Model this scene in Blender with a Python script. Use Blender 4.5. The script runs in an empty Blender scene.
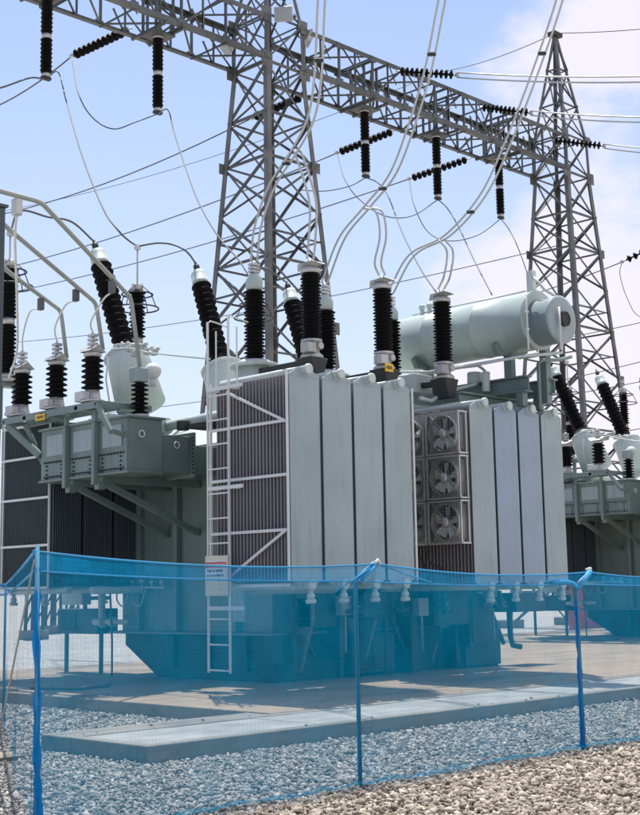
import bpy, math, random
import numpy as np
from mathutils import Vector, Matrix, Quaternion
random.seed(7); rng = np.random.default_rng(11)
S = bpy.context.scene; COL = S.collection
V = Vector; rad = math.radians

# ------------------------------------------------------------------ camera
CAM = V((0, 0, 1.4)); FPX = 1300.0; PITCH = rad(9); ROLL = rad(1.0); CXP, CYP = 320.0, 384.0
s_ = math.sqrt(.5)
F0 = V((s_, s_, 0)); R0 = V((s_, -s_, 0)); Z = V((0, 0, 1))
FW = F0*math.cos(PITCH) + Z*math.sin(PITCH); U1 = Z*math.cos(PITCH) - F0*math.sin(PITCH)
UP = U1*math.cos(ROLL) + R0*math.sin(ROLL); RT = R0*math.cos(ROLL) - U1*math.sin(ROLL)
cam = bpy.data.cameras.new('camera'); camo = bpy.data.objects.new('camera', cam); COL.objects.link(camo)
camo.matrix_world = Matrix(((RT.x, UP.x, -FW.x, 0), (RT.y, UP.y, -FW.y, 0), (RT.z, UP.z, -FW.z, CAM.z), (0, 0, 0, 1)))
cam.sensor_fit = 'VERTICAL'; cam.sensor_height = 36; cam.lens = 36*FPX/815; cam.shift_y = -23.5/815
cam.clip_start = .1; cam.clip_end = 3000
S.camera = camo

def at(px, py, d=None, x=None, y=None, z=None):
    """point seen at a photo pixel, at a distance or on an axis plane"""
    r = FW + RT*((px-CXP)/FPX) - UP*((py-CYP)/FPX)
    if d is not None: t = d/r.dot(F0)
    elif x is not None: t = (x-CAM.x)/r.x
    elif y is not None: t = (y-CAM.y)/r.y
    else: t = (z-CAM.z)/r.z
    return CAM + r*t

# ------------------------------------------------------------------ materials
def nodes(name):
    m = bpy.data.materials.new(name); m.use_nodes = True
    nt = m.node_tree; return m, nt, nt.nodes, nt.links, nt.nodes['Principled BSDF']

def paint(name, col, rough=.5, metal=0., var=.12, dirt=.25, dirtcol=(.10, .085, .06), scale=1.0, bump=.02, streak=True, spec=.5):
    """weathered painted or bare surface: cloudy tone variation, vertical streaks, fine bump"""
    m, nt, N, L, b = nodes(name)
    tc = N.new('ShaderNodeTexCoord')
    n1 = N.new('ShaderNodeTexNoise'); n1.inputs['Scale'].default_value = 1.7*scale; n1.inputs['Detail'].default_value = 8
    L.new(tc.outputs['Object'], n1.inputs['Vector'])
    mp = N.new('ShaderNodeMapping'); mp.inputs['Scale'].default_value = (9*scale, 9*scale, (.7 if streak else 9)*scale)
    L.new(tc.outputs['Object'], mp.inputs['Vector'])
    n2 = N.new('ShaderNodeTexNoise'); n2.inputs['Scale'].default_value = 1.2; n2.inputs['Detail'].default_value = 6; n2.inputs['Roughness'].default_value = .65
    L.new(mp.outputs[0], n2.inputs['Vector'])
    r1 = N.new('ShaderNodeMapRange'); r1.inputs[1].default_value = .3; r1.inputs[2].default_value = .7
    r1.inputs[3].default_value = 1-var; r1.inputs[4].default_value = 1+var
    L.new(n1.outputs['Fac'], r1.inputs[0])
    mx = N.new('ShaderNodeVectorMath'); mx.operation = 'SCALE'; mx.inputs[0].default_value = col
    L.new(r1.outputs[0], mx.inputs['Scale'])
    r2 = N.new('ShaderNodeMapRange'); r2.inputs[1].default_value = .52; r2.inputs[2].default_value = .78
    r2.inputs[3].default_value = 0; r2.inputs[4].default_value = dirt
    L.new(n2.outputs['Fac'], r2.inputs[0])
    mix = N.new('ShaderNodeMix'); mix.data_type = 'RGBA'
    L.new(r2.outputs[0], mix.inputs[0]); L.new(mx.outputs[0], mix.inputs[6]); mix.inputs[7].default_value = (*dirtcol, 1)
    L.new(mix.outputs[2], b.inputs['Base Color'])
    r3 = N.new('ShaderNodeMapRange'); r3.inputs[3].default_value = max(.05, rough-.1); r3.inputs[4].default_value = min(1, rough+.15)
    L.new(n2.outputs['Fac'], r3.inputs[0]); L.new(r3.outputs[0], b.inputs['Roughness'])
    b.inputs['Metallic'].default_value = metal; b.inputs['Specular IOR Level'].default_value = spec
    if bump:
        n3 = N.new('ShaderNodeTexNoise'); n3.inputs['Scale'].default_value = 14*scale; n3.inputs['Detail'].default_value = 5
        L.new(tc.outputs['Object'], n3.inputs['Vector'])
        bp = N.new('ShaderNodeBump'); bp.inputs['Strength'].default_value = .35; bp.inputs['Distance'].default_value = bump
        L.new(n3.outputs['Fac'], bp.inputs['Height']); L.new(bp.outputs[0], b.inputs['Normal'])
    return m

M = {}
M['green'] = paint('grey_green_paint', (.148, .205, .194), .42, var=.13, dirt=.40, bump=.004)
M['base'] = paint('shade_darkened_base_paint', (.014, .032, .036), .6, var=.2, dirt=.15, dirtcol=(.04, .04, .035), bump=.004)  # near-black: the deep shade below the radiators is put into this colour
M['panel'] = paint('radiator_paint', (.292, .358, .372), .45, var=.09, dirt=.34, dirtcol=(.13, .13, .11), bump=.003)
M['panelblue'] = paint('bluish_radiator_paint', (.26, .335, .415), .45, var=.07, dirt=.20, bump=.003)
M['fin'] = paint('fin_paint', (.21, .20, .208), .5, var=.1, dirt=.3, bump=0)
M['finshade'] = paint('shaded_fin_paint', (.034, .052, .058), .5, var=.1, dirt=.3, bump=0)  # shaded copy of the fin paint: far bank's deep shadow put into its colour
M['shell'] = paint('conservator_paint', (.40, .47, .44), .38, var=.06, dirt=.15, bump=.003)
M['pale'] = paint('pale_grey_paint', (.50, .56, .53), .4, var=.07, dirt=.25, bump=.003)
M['white'] = paint('white_paint', (.62, .635, .62), .45, var=.05, dirt=.2, bump=0)
M['galv'] = paint('galvanised_steel', (.098, .105, .106), .55, .2, var=.35, dirt=.4, dirtcol=(.05, .046, .042), scale=.6, bump=0)
M['galvbright'] = paint('bright_galvanised_steel', (.48, .48, .47), .42, .5, var=.2, dirt=.35, bump=0)
M['rust'] = paint('weathered_leg_steel', (.135, .138, .134), .6, .2, var=.35, dirt=.5, dirtcol=(.06, .052, .045), bump=0)
M['blackins'] = paint('black_porcelain', (.007, .0065, .007), .5, var=.3, dirt=.10, dirtcol=(.012, .011, .010), bump=0, streak=False, spec=.06)
M['alu'] = paint('aluminium_conductor', (.45, .455, .45), .45, .25, var=.06, dirt=.05, bump=0, streak=False, scale=.5)
M['tube'] = paint('grey_bus_tube', (.30, .325, .305), .5, .1, var=.06, dirt=.05, bump=0, streak=False, scale=.5)
M['cable'] = paint('dull_line_wire', (.10, .105, .11), .6, .3, var=.2, dirt=.2, bump=0)
M['dark'] = paint('dark_steel', (.035, .04, .042), .6, .2, var=.2, dirt=.3, bump=0)
M['slate'] = paint('slate_steel', (.045, .065, .08), .5, var=.12, dirt=.15, bump=.003)
M['yellow'] = paint('yellow_tag', (.75, .45, .02), .5, var=.08, dirt=.2, bump=0)
M['red'] = paint('red_lettering', (.55, .05, .03), .5, var=.1, dirt=.1, bump=0)
M['redcab'] = paint('faded_red_paint', (.42, .06, .09), .5, var=.15, dirt=.2, bump=.003)
M['cream'] = paint('cream_plate', (.62, .58, .46), .5, var=.06, dirt=.15, bump=0)
M['ink'] = paint('black_lettering', (.03, .03, .035), .6, var=.1, dirt=0, bump=0)
M['glass'] = paint('lamp_glass', (.30, .32, .33), .15, var=.1, dirt=.1, bump=0)
M['bluerod'] = paint('blue_painted_rod', (.04, .20, .34), .5, var=.2, dirt=.3, bump=0)
M['bluerope'] = paint('blue_rope', (.015, .26, .52), .6, var=.15, dirt=.1, bump=0)

def concrete(name, c1, c2, stain, scale=1., contrast=.5, bump=.01):
    m, nt, N, L, b = nodes(name)
    tc = N.new('ShaderNodeTexCoord')
    a = N.new('ShaderNodeTexNoise'); a.inputs['Scale'].default_value = .9*scale; a.inputs['Detail'].default_value = 10; a.inputs['Roughness'].default_value = .7
    c = N.new('ShaderNodeTexNoise'); c.inputs['Scale'].default_value = 30*scale; c.inputs['Detail'].default_value = 6
    mp = N.new('ShaderNodeMapping'); mp.inputs['Scale'].default_value = (.45, 1.6, 3.0); mp.inputs['Rotation'].default_value = (0, 0, .3)
    L.new(tc.outputs['Object'], mp.inputs[0])
    e = N.new('ShaderNodeTexNoise'); e.inputs['Scale'].default_value = 1.1*scale; e.inputs['Detail'].default_value = 7; e.inputs['Roughness'].default_value = .6
    L.new(tc.outputs['Object'], a.inputs[0]); L.new(tc.outputs['Object'], c.inputs[0]); L.new(mp.outputs[0], e.inputs[0])
    r = N.new('ShaderNodeValToRGB'); r.color_ramp.elements[0].position = .32; r.color_ramp.elements[0].color = (*c1, 1)
    r.color_ramp.elements[1].position = .68; r.color_ramp.elements[1].color = (*c2, 1)
    L.new(a.outputs['Fac'], r.inputs[0])
    q = N.new('ShaderNodeMapRange'); q.inputs[1].default_value = .50; q.inputs[2].default_value = .68; q.inputs[4].default_value = contrast
    L.new(e.outputs['Fac'], q.inputs[0])
    mix = N.new('ShaderNodeMix'); mix.data_type = 'RGBA'; L.new(q.outputs[0], mix.inputs[0]); L.new(r.outputs[0], mix.inputs[6]); mix.inputs[7].default_value = (*stain, 1)
    m2 = N.new('ShaderNodeMix'); m2.data_type = 'RGBA'; m2.blend_type = 'MULTIPLY'; m2.inputs[0].default_value = .5
    r4 = N.new('ShaderNodeMapRange'); r4.inputs[3].default_value = .55; r4.inputs[4].default_value = 1.35; L.new(c.outputs['Fac'], r4.inputs[0])
    L.new(mix.outputs[2], m2.inputs[6]); L.new(r4.outputs[0], m2.inputs[7]); L.new(m2.outputs[2], b.inputs['Base Color'])
    b.inputs['Roughness'].default_value = .88
    bp = N.new('ShaderNodeBump'); bp.inputs['Strength'].default_value = .5; bp.inputs['Distance'].default_value = bump
    L.new(c.outputs['Fac'], bp.inputs['Height']); L.new(bp.outputs[0], b.inputs['Normal'])
    return m
M['pad'] = concrete('stained_concrete', (.285, .215, .145), (.37, .285, .20), (.095, .08, .06), .8, .85)
M['kerb'] = concrete('grey_concrete', (.20, .19, .165), (.29, .27, .235), (.085, .08, .07), 1.2, .6)

def plate_mat():
    m, nt, N, L, b = nodes('tread_plate')
    tc = N.new('ShaderNodeTexCoord')
    mp = N.new('ShaderNodeMapping'); mp.inputs['Rotation'].default_value = (0, 0, rad(45)); mp.inputs['Scale'].default_value = (1, 1, 1)
    L.new(tc.outputs['Object'], mp.inputs[0])
    ck = N.new('ShaderNodeTexBrick'); ck.inputs['Scale'].default_value = 22; ck.inputs['Mortar Size'].default_value = .03
    L.new(mp.outputs[0], ck.inputs['Vector'])
    a = N.new('ShaderNodeTexNoise'); a.inputs['Scale'].default_value = 2.2; a.inputs['Detail'].default_value = 8
    L.new(tc.outputs['Object'], a.inputs[0])
    r = N.new('ShaderNodeValToRGB'); r.color_ramp.elements[0].position = .3; r.color_ramp.elements[0].color = (.27, .285, .28, 1)
    r.color_ramp.elements[1].position = .7; r.color_ramp.elements[1].color = (.43, .44, .43, 1)
    L.new(a.outputs['Fac'], r.inputs[0]); L.new(r.outputs[0], b.inputs['Base Color'])
    b.inputs['Roughness'].default_value = .5; b.inputs['Metallic'].default_value = .2
    bp = N.new('ShaderNodeBump'); bp.inputs['Strength'].default_value = .6; bp.inputs['Distance'].default_value = .006
    L.new(ck.outputs['Fac'], bp.inputs['Height']); L.new(bp.outputs[0], b.inputs['Normal'])
    return m
M['plate'] = plate_mat()

def stone_mat(name, stops):
    m, nt, N, L, b = nodes(name)
    g = N.new('ShaderNodeNewGeometry'); r = N.new('ShaderNodeValToRGB')
    el = r.color_ramp.elements
    while len(el) < len(stops): el.new(.5)
    for e, (p, c) in zip(el, stops): e.position = p; e.color = (*c, 1)
    L.new(g.outputs['Random Per Island'], r.inputs[0])
    tc = N.new('ShaderNodeTexCoord'); n = N.new('ShaderNodeTexNoise'); n.inputs['Scale'].default_value = 38; n.inputs['Detail'].default_value = 5
    L.new(tc.outputs['Object'], n.inputs[0])
    rr = N.new('ShaderNodeMapRange'); rr.inputs[3].default_value = .6; rr.inputs[4].default_value = 1.35; L.new(n.outputs['Fac'], rr.inputs[0])
    mx = N.new('ShaderNodeMix'); mx.data_type = 'RGBA'; mx.blend_type = 'MULTIPLY'; mx.inputs[0].default_value = 1
    L.new(r.outputs[0], mx.inputs[6]); L.new(rr.outputs[0], mx.inputs[7]); L.new(mx.outputs[2], b.inputs['Base Color'])
    b.inputs['Roughness'].default_value = .85
    return m
M['stone_grey'] = stone_mat('grey_stones', [(0, (.15, .145, .13)), (.25, (.25, .24, .22)), (.6, (.345, .335, .31)), (.85, (.42, .405, .375)), (1, (.52, .50, .47))])
M['stone_brown'] = stone_mat('brown_stones', [(0, (.11, .09, .065)), (.25, (.23, .195, .15)), (.6, (.345, .295, .235)), (.85, (.42, .362, .295)), (1, (.55, .49, .41))])

def ground_mat():
    m, nt, N, L, b = nodes('gravel_ground')
    tc = N.new('ShaderNodeTexCoord')
    v = N.new('ShaderNodeTexVoronoi'); v.inputs['Scale'].default_value = 17; L.new(tc.outputs['Object'], v.inputs['Vector'])
    n = N.new('ShaderNodeTexNoise'); n.inputs['Scale'].default_value = .35; n.inputs['Detail'].default_value = 8; L.new(tc.outputs['Object'], n.inputs[0])
    sp = N.new('ShaderNodeSeparateColor'); L.new(v.outputs['Color'], sp.inputs[0])
    r = N.new('ShaderNodeValToRGB'); r.color_ramp.elements[0].color = (.26, .25, .22, 1); r.color_ramp.elements[1].color = (.50, .48, .44, 1)
    L.new(sp.outputs[0], r.inputs[0])
    rr = N.new('ShaderNodeMapRange'); rr.inputs[3].default_value = .75; rr.inputs[4].default_value = 1.2; L.new(n.outputs['Fac'], rr.inputs[0])
    mx = N.new('ShaderNodeMix'); mx.data_type = 'RGBA'; mx.blend_type = 'MULTIPLY'; mx.inputs[0].default_value = 1
    L.new(r.outputs[0], mx.inputs[6]); L.new(rr.outputs[0], mx.inputs[7]); L.new(mx.outputs[2], b.inputs['Base Color'])
    b.inputs['Roughness'].default_value = .9
    bp = N.new('ShaderNodeBump'); bp.inputs['Strength'].default_value = .8; bp.inputs['Distance'].default_value = .04; bp.invert = True
    L.new(v.outputs['Distance'], bp.inputs['Height']); L.new(bp.outputs[0], b.inputs['Normal'])
    return m
M['ground'] = ground_mat()

def net_mat(name, col, base, amp, low=1.):
    """woven translucent netting: fine holes let the view through, threads are blue"""
    m, nt, N, L, b = nodes(name)
    N.remove(b); out = N['Material Output']
    uv = N.new('ShaderNodeUVMap'); uv.uv_map = 'UVMap'
    sx = N.new('ShaderNodeSeparateXYZ'); L.new(uv.outputs[0], sx.inputs[0])
    lines = []
    for k in (0, 1):
        mu = N.new('ShaderNodeMath'); mu.operation = 'MULTIPLY'; mu.inputs[1].default_value = 1/.030; L.new(sx.outputs[k], mu.inputs[0])
        fr = N.new('ShaderNodeMath'); fr.operation = 'FRACT'; L.new(mu.outputs[0], fr.inputs[0])
        lt = N.new('ShaderNodeMath'); lt.operation = 'LESS_THAN'; lt.inputs[1].default_value = .2; L.new(fr.outputs[0], lt.inputs[0])
        lines.append(lt)
    mxl = N.new('ShaderNodeMath'); mxl.operation = 'MAXIMUM'; L.new(lines[0].outputs[0], mxl.inputs[0]); L.new(lines[1].outputs[0], mxl.inputs[1])
    mp = N.new('ShaderNodeMapping'); mp.inputs['Scale'].default_value = (1.3, .5, 1); L.new(uv.outputs[0], mp.inputs[0])
    n = N.new('ShaderNodeTexNoise'); n.inputs['Scale'].default_value = 2.2; n.inputs['Detail'].default_value = 7; n.inputs['Distortion'].default_value = .8
    L.new(mp.outputs[0], n.inputs[0])
    r = N.new('ShaderNodeMapRange'); r.inputs[1].default_value = .3; r.inputs[2].default_value = .75; r.inputs[3].default_value = base-amp; r.inputs[4].default_value = base+amp
    L.new(n.outputs['Fac'], r.inputs[0])
    gz = N.new('ShaderNodeMapRange'); gz.interpolation_type = 'SMOOTHSTEP'; gz.inputs[1].default_value = .45; gz.inputs[2].default_value = 1.0
    gz.inputs[3].default_value = low; gz.inputs[4].default_value = 1; L.new(sx.outputs[1], gz.inputs[0])   # the weave is pulled more open towards the ground
    gm = N.new('ShaderNodeMath'); gm.operation = 'MULTIPLY'; L.new(r.outputs[0], gm.inputs[0]); L.new(gz.outputs[0], gm.inputs[1])
    ad = N.new('ShaderNodeMath'); ad.operation = 'MULTIPLY_ADD'; ad.inputs[1].default_value = .07; ad.use_clamp = True
    L.new(mxl.outputs[0], ad.inputs[0]); L.new(gm.outputs[0], ad.inputs[2])
    mp2 = N.new('ShaderNodeMapping'); mp2.inputs['Scale'].default_value = (2.2, 1.0, 1); mp2.inputs['Rotation'].default_value = (0, 0, .5); L.new(uv.outputs[0], mp2.inputs[0])
    nw = N.new('ShaderNodeTexNoise'); nw.inputs['Scale'].default_value = 3; nw.inputs['Detail'].default_value = 5; nw.inputs['Distortion'].default_value = 1.6; L.new(mp2.outputs[0], nw.inputs[0])
    bp = N.new('ShaderNodeBump'); bp.inputs['Strength'].default_value = .4; bp.inputs['Distance'].default_value = .05; L.new(nw.outputs['Fac'], bp.inputs['Height'])
    di = N.new('ShaderNodeBsdfDiffuse'); di.inputs[0].default_value = (*col, 1); L.new(bp.outputs[0], di.inputs['Normal'])
    tl = N.new('ShaderNodeBsdfTranslucent'); tl.inputs[0].default_value = (*col, 1); L.new(bp.outputs[0], tl.inputs['Normal'])
    m1 = N.new('ShaderNodeMixShader'); m1.inputs[0].default_value = .45; L.new(di.outputs[0], m1.inputs[1]); L.new(tl.outputs[0], m1.inputs[2])
    tr = N.new('ShaderNodeBsdfTransparent'); m2 = N.new('ShaderNodeMixShader')
    L.new(ad.outputs[0], m2.inputs[0]); L.new(tr.outputs[0], m2.inputs[1]); L.new(m1.outputs[0], m2.inputs[2])
    L.new(m2.outputs[0], out.inputs['Surface'])
    return m
M['net'] = net_mat('blue_netting', (.002, .235, .41), .45, .08, .84)
M['nethem'] = net_mat('doubled_blue_netting', (.006, .30, .56), .46, .12)
M['netbunch'] = net_mat('bunched_blue_netting', (.012, .32, .74), .88, .10)
def guard_mat():
    m, nt, N, L, b = nodes('fan_guard_wire'); b.inputs['Base Color'].default_value = (.33, .32, .30, 1); b.inputs['Metallic'].default_value = .5; b.inputs['Roughness'].default_value = .5
    return m
M['guard'] = guard_mat()

# ------------------------------------------------------------------ mesh builder
def frame_of(d):
    d = d.normalized(); a = Z if abs(d.z) < .9 else V((1, 0, 0))
    u = d.cross(a).normalized(); return u, u.cross(d).normalized()

class MB:
    def __init__(s): s.v = []; s.f = []; s.sm = []
    def add(s, vs, fs, smooth=False):
        o = len(s.v); s.v += [tuple(p) for p in vs]; s.f += [tuple(i+o for i in f) for f in fs]; s.sm += [smooth]*len(fs); return s
    def box(s, lo, hi):
        x0, y0, z0 = lo; x1, y1, z1 = hi
        if x1 < x0: x0, x1 = x1, x0
        if y1 < y0: y0, y1 = y1, y0
        if z1 < z0: z0, z1 = z1, z0
        return s.add([(x0, y0, z0), (x1, y0, z0), (x1, y1, z0), (x0, y1, z0), (x0, y0, z1), (x1, y0, z1), (x1, y1, z1), (x0, y1, z1)],
                     [(3, 2, 1, 0), (4, 5, 6, 7), (0, 1, 5, 4), (1, 2, 6, 5), (2, 3, 7, 6), (3, 0, 4, 7)])
    def bar(s, p, q, w, h=None, up=None):
        p, q = V(p), V(q); h = h or w; d = (q-p).normalized()
        if up is None: u, v = frame_of(d)
        else:
            u = d.cross(V(up)).normalized(); v = u.cross(d).normalized()
        u = u*w/2; v = v*h/2
        return s.add([p-u-v, p+u-v, p+u+v, p-u+v, q-u-v, q+u-v, q+u+v, q-u+v],
                     [(3, 2, 1, 0), (4, 5, 6, 7), (0, 1, 5, 4), (1, 2, 6, 5), (2, 3, 7, 6), (3, 0, 4, 7)])
    def angle(s, p, q, w, t=.012, a=None, b=None):
        """rolled L section; flanges point along a and b"""
        p, q = V(p), V(q); d = (q-p).normalized(); u, v = frame_of(d)
        if a is not None:
            u = V(a) - d*V(a).dot(d); u.normalize()
            v = d.cross(u); 
            if b is not None and v.dot(V(b)) < 0: v = -v
        prof = [V((0, 0)), V((w, 0)), V((w, t)), V((t, t)), V((t, w)), V((0, w))]
        vs = [p+u*c.x+v*c.y for c in prof] + [q+u*c.x+v*c.y for c in prof]
        fs = [(i, (i+1) % 6, 6+(i+1) % 6, 6+i) for i in range(6)] + [(0, 3, 2, 1), (0, 5, 4, 3), (6, 7, 8, 9), (6, 9, 10, 11)]
        return s.add(vs, fs)
    def prism(s, poly, axis, a0, a1):
        """polygon (two coords) extruded along an axis"""
        def mk(c, a):
            return (a, c[0], c[1]) if axis == 'x' else (c[0], a, c[1]) if axis == 'y' else (c[0], c[1], a)
        n = len(poly); vs = [mk(c, a0) for c in poly] + [mk(c, a1) for c in poly]
        return s.add(vs, [(i, (i+1) % n, n+(i+1) % n, n+i) for i in range(n)] + [tuple(reversed(range(n))), tuple(range(n, 2*n))])
    def lathe(s, p, d, prof, n=16, cap=True):
        """profile of (radius, distance along d)"""
        p = V(p); d = V(d).normalized(); u, v = frame_of(d); vs = []; fs = []
        for r, h in prof:
            for k in range(n):
                a = 2*math.pi*k/n; vs.append(p + d*h + u*(r*math.cos(a)) + v*(r*math.sin(a)))
        for i in range(len(prof)-1):
            for k in range(n):
                k2 = (k+1) % n; fs.append((i*n+k, i*n+k2, (i+1)*n+k2, (i+1)*n+k))
        s.add(vs, fs, True)
        if cap:
            m = len(prof)-1
            o = len(s.v)-len(vs)
            s.f += [tuple(o+k for k in reversed(range(n))), tuple(o+m*n+k for k in range(n))]; s.sm += [False, False]
        return s
    def cyl(s, p, q, r, r2=None, n=16):
        p, q = V(p), V(q); return s.lathe(p, q-p, [(r, 0), (r if r2 is None else r2, (q-p).length)], n)
    def tube(s, pts, r, n=7, curve=0):
        pts = [V(p) for p in pts]
        if curve: pts = spline(pts, curve)
        d = (pts[1]-pts[0]).normalized(); u, v = frame_of(d); vs = []; fs = []
        for i, p in enumerate(pts):
            t = (pts[min(i+1, len(pts)-1)]-pts[max(i-1, 0)]).normalized()
            u = (u - t*u.dot(t)).normalized(); v = t.cross(u)
            for k in range(n):
                a = 2*math.pi*k/n; vs.append(p + u*(r*math.cos(a)) + v*(r*math.sin(a)))
        for i in range(len(pts)-1):
            for k in range(n):
                k2 = (k+1) % n; fs.append((i*n+k, i*n+k2, (i+1)*n+k2, (i+1)*n+k))
        fs.append(tuple(reversed(range(n)))); fs.append(tuple((len(pts)-1)*n+k for k in range(n)))
        return s.add(vs, fs, True)
    def ring(s, c, d, R, r, n=28, m=6):
        c = V(c); u, v = frame_of(V(d)); 
        vs = []; fs = []; dd = V(d).normalized()
        for i in range(n):
            a = 2*math.pi*i/n; e = u*math.cos(a)+v*math.sin(a)
            for k in range(m):
                b = 2*math.pi*k/m; vs.append(c + e*(R+r*math.cos(b)) + dd*(r*math.sin(b)))
        for i in range(n):
            for k in range(m):
                i2, k2 = (i+1) % n, (k+1) % m; fs.append((i*m+k, i2*m+k, i2*m+k2, i*m+k2))
        return s.add(vs, fs, True)
    def ball(s, c, r, n=12, m=7, squash=1.):
        return s.lathe(V(c)-Z*r*squash, Z, [(max(.001, r*math.sin(math.pi*i/m)), r*squash*(1-math.cos(math.pi*i/m))) for i in range(m+1)], n, cap=False)
    def build(s, name, mat, parent=None, bevel=0, seg=1):
        o0 = V((0, 0, 0)) if parent is None else V(parent['root'])
        me = bpy.data.meshes.new(name)
        me.from_pydata([(x-o0.x, y-o0.y, z-o0.z) for x, y, z in s.v], [], s.f)
        me.polygons.foreach_set('use_smooth', s.sm); me.update()
        me.materials.append(M[mat] if isinstance(mat, str) else mat)
        o = bpy.data.objects.new(name, me); COL.objects.link(o)
        if parent is not None: o.parent = parent; o['root'] = list(o0)
        if bevel:
            md = o.modifiers.new('edge', 'BEVEL'); md.width = bevel; md.segments = seg; md.limit_method = 'ANGLE'; md.angle_limit = rad(40)
        return o

def spline(pts, n):
    """Catmull-Rom through the points, n samples per span"""
    P = [pts[0]*2-pts[1]] + pts + [pts[-1]*2-pts[-2]]; out = []
    for i in range(1, len(P)-2):
        a, b, c, d = P[i-1], P[i], P[i+1], P[i+2]
        for k in range(n):
            t = k/n
            out.append(.5*((2*b) + (c-a)*t + (2*a-5*b+4*c-d)*t*t + (3*b-a-3*c+d)*t**3))
    return out + [pts[-1]]

def tag(o, label, cat, group=None, kind=None):
    o['label'] = label; o['category'] = cat
    if group: o['group'] = group
    if kind: o['kind'] = kind
    return o
def thing(name, loc, label, cat, group=None):
    o = bpy.data.objects.new(name, None); COL.objects.link(o); o.location = loc; o['root'] = list(loc); o.empty_display_size = .2
    return tag(o, label, cat, group)
def sub(name, parent):
    """empty part (or an empty below a thing) that parents sub-parts"""
    o = bpy.data.objects.new(name, None); COL.objects.link(o); o.parent = parent; o['root'] = list(parent['root']); o.empty_display_size = .1; return o
def copy_tree(o, parent=None, keep=lambda x: True):
    c = o.copy(); COL.objects.link(c); c.parent = parent
    for ch in list(o.children):
        if keep(ch): copy_tree(ch, c, keep)
    return c
def structure(o): o['kind'] = 'structure'; return o

# ------------------------------------------------------------------ world, sun
w = bpy.data.worlds.new('World'); S.world = w; w.use_nodes = True
N = w.node_tree.nodes; L = w.node_tree.links; bg = N['Background']
SUN = V((.20, .27, .94)).normalized()
sky = N.new('ShaderNodeTexSky'); sky.sky_type = 'NISHITA'; sky.sun_disc = False
sky.sun_elevation = math.asin(SUN.z); sky.sun_rotation = math.atan2(SUN.x, SUN.y)
sky.air_density = 1.0; sky.dust_density = 1.3; sky.ozone_density = 2.2; sky.altitude = 20
tc = N.new('ShaderNodeTexCoord')
mpw = N.new('ShaderNodeMapping'); mpw.inputs['Scale'].default_value = (1, 1, 1.6); mpw.inputs['Location'].default_value = (.35, .1, .0); L.new(tc.outputs['Generated'], mpw.inputs[0])
nz = N.new('ShaderNodeTexNoise'); nz.inputs['Scale'].default_value = 3.6; nz.inputs['Detail'].default_value = 9; nz.inputs['Roughness'].default_value = .56
L.new(mpw.outputs[0], nz.inputs['Vector'])
sx = N.new('ShaderNodeSeparateXYZ'); L.new(tc.outputs['Generated'], sx.inputs[0])
# more cloud towards the horizon and towards the right-hand side (+X, -Y)
e1 = N.new('ShaderNodeMath'); e1.operation = 'SUBTRACT'; L.new(sx.outputs[0], e1.inputs[0]); L.new(sx.outputs[1], e1.inputs[1])
e2 = N.new('ShaderNodeMath'); e2.operation = 'MULTIPLY_ADD'; e2.inputs[1].default_value = 1.0; L.new(e1.outputs[0], e2.inputs[0]); L.new(nz.outputs['Fac'], e2.inputs[2])
e3 = N.new('ShaderNodeMath'); e3.operation = 'MULTIPLY_ADD'; e3.inputs[1].default_value = -.30; L.new(sx.outputs[2], e3.inputs[0]); L.new(e2.outputs[0], e3.inputs[2])
cr = N.new('ShaderNodeMapRange'); cr.interpolation_type = 'SMOOTHSTEP'; cr.inputs[1].default_value = .59; cr.inputs[2].default_value = .72; cr.inputs[4].default_value = .92
L.new(e3.outputs[0], cr.inputs[0])
hz = N.new('ShaderNodeMapRange'); hz.inputs[1].default_value = .05; hz.inputs[2].default_value = .44; hz.inputs[3].default_value = .66; hz.inputs[4].default_value = .02; L.new(sx.outputs[2], hz.inputs[0])
mh = N.new('ShaderNodeMix'); mh.data_type = 'RGBA'; L.new(hz.outputs[0], mh.inputs[0]); L.new(sky.outputs[0], mh.inputs[6]); mh.inputs[7].default_value = (4.5, 4.75, 5.6, 1)
mxw = N.new('ShaderNodeMix'); mxw.data_type = 'RGBA'; L.new(cr.outputs[0], mxw.inputs[0]); L.new(mh.outputs[2], mxw.inputs[6]); mxw.inputs[7].default_value = (5.3, 5.15, 5.35, 1)
tn = N.new('ShaderNodeMix'); tn.data_type = 'RGBA'; tn.blend_type = 'MULTIPLY'; tn.inputs[0].default_value = 1; tn.inputs[7].default_value = (1.0, .985, 1.03, 1)
L.new(mxw.outputs[2], tn.inputs[6]); L.new(tn.outputs[2], bg.inputs['Color']); bg.inputs['Strength'].default_value = .127
sl = bpy.data.lights.new('sun', 'SUN'); sl.energy = 4.7; sl.angle = rad(.53); sl.color = (1, .96, .89)
so = bpy.data.objects.new('sun', sl); COL.objects.link(so); so.rotation_euler = SUN.to_track_quat('Z', 'Y').to_euler(); so.location = (0, 0, 40)
S.view_settings.view_transform = 'Standard'; S.view_settings.look = 'None'; S.view_settings.gamma = 1; S.view_settings.exposure = 0.52
S.view_settings.use_curve_mapping = False
S.render.engine = 'CYCLES'; S.cycles.transparent_max_bounces = 16; S.cycles.max_bounces = 8

# ------------------------------------------------------------------ ground
def grid_sheet(name, x0, x1, y0, y1, z, mat):
    m = MB(); m.add([(x0, y0, z), (x1, y0, z), (x1, y1, z), (x0, y1, z)], [(0, 1, 2, 3)]); return structure(m.build(name, mat))
grid_sheet('ground', -900, 1500, -900, 1500, 0, 'ground')

GZ = .02
PADZ = .17
def kerbed(name, x0, x1, y0, y1, top, mat): 
    return structure(MB().box((x0, y0, -.15), (x1, y1, top)).build(name, mat, bevel=.012, seg=2))
pad = kerbed('concrete_pad', 9.22, 24.0, 10.0, 19.4, PADZ, 'pad')
kerbed('concrete_pad', 24.6, 41, 11.6, 21.4, PADZ, 'pad')
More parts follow.
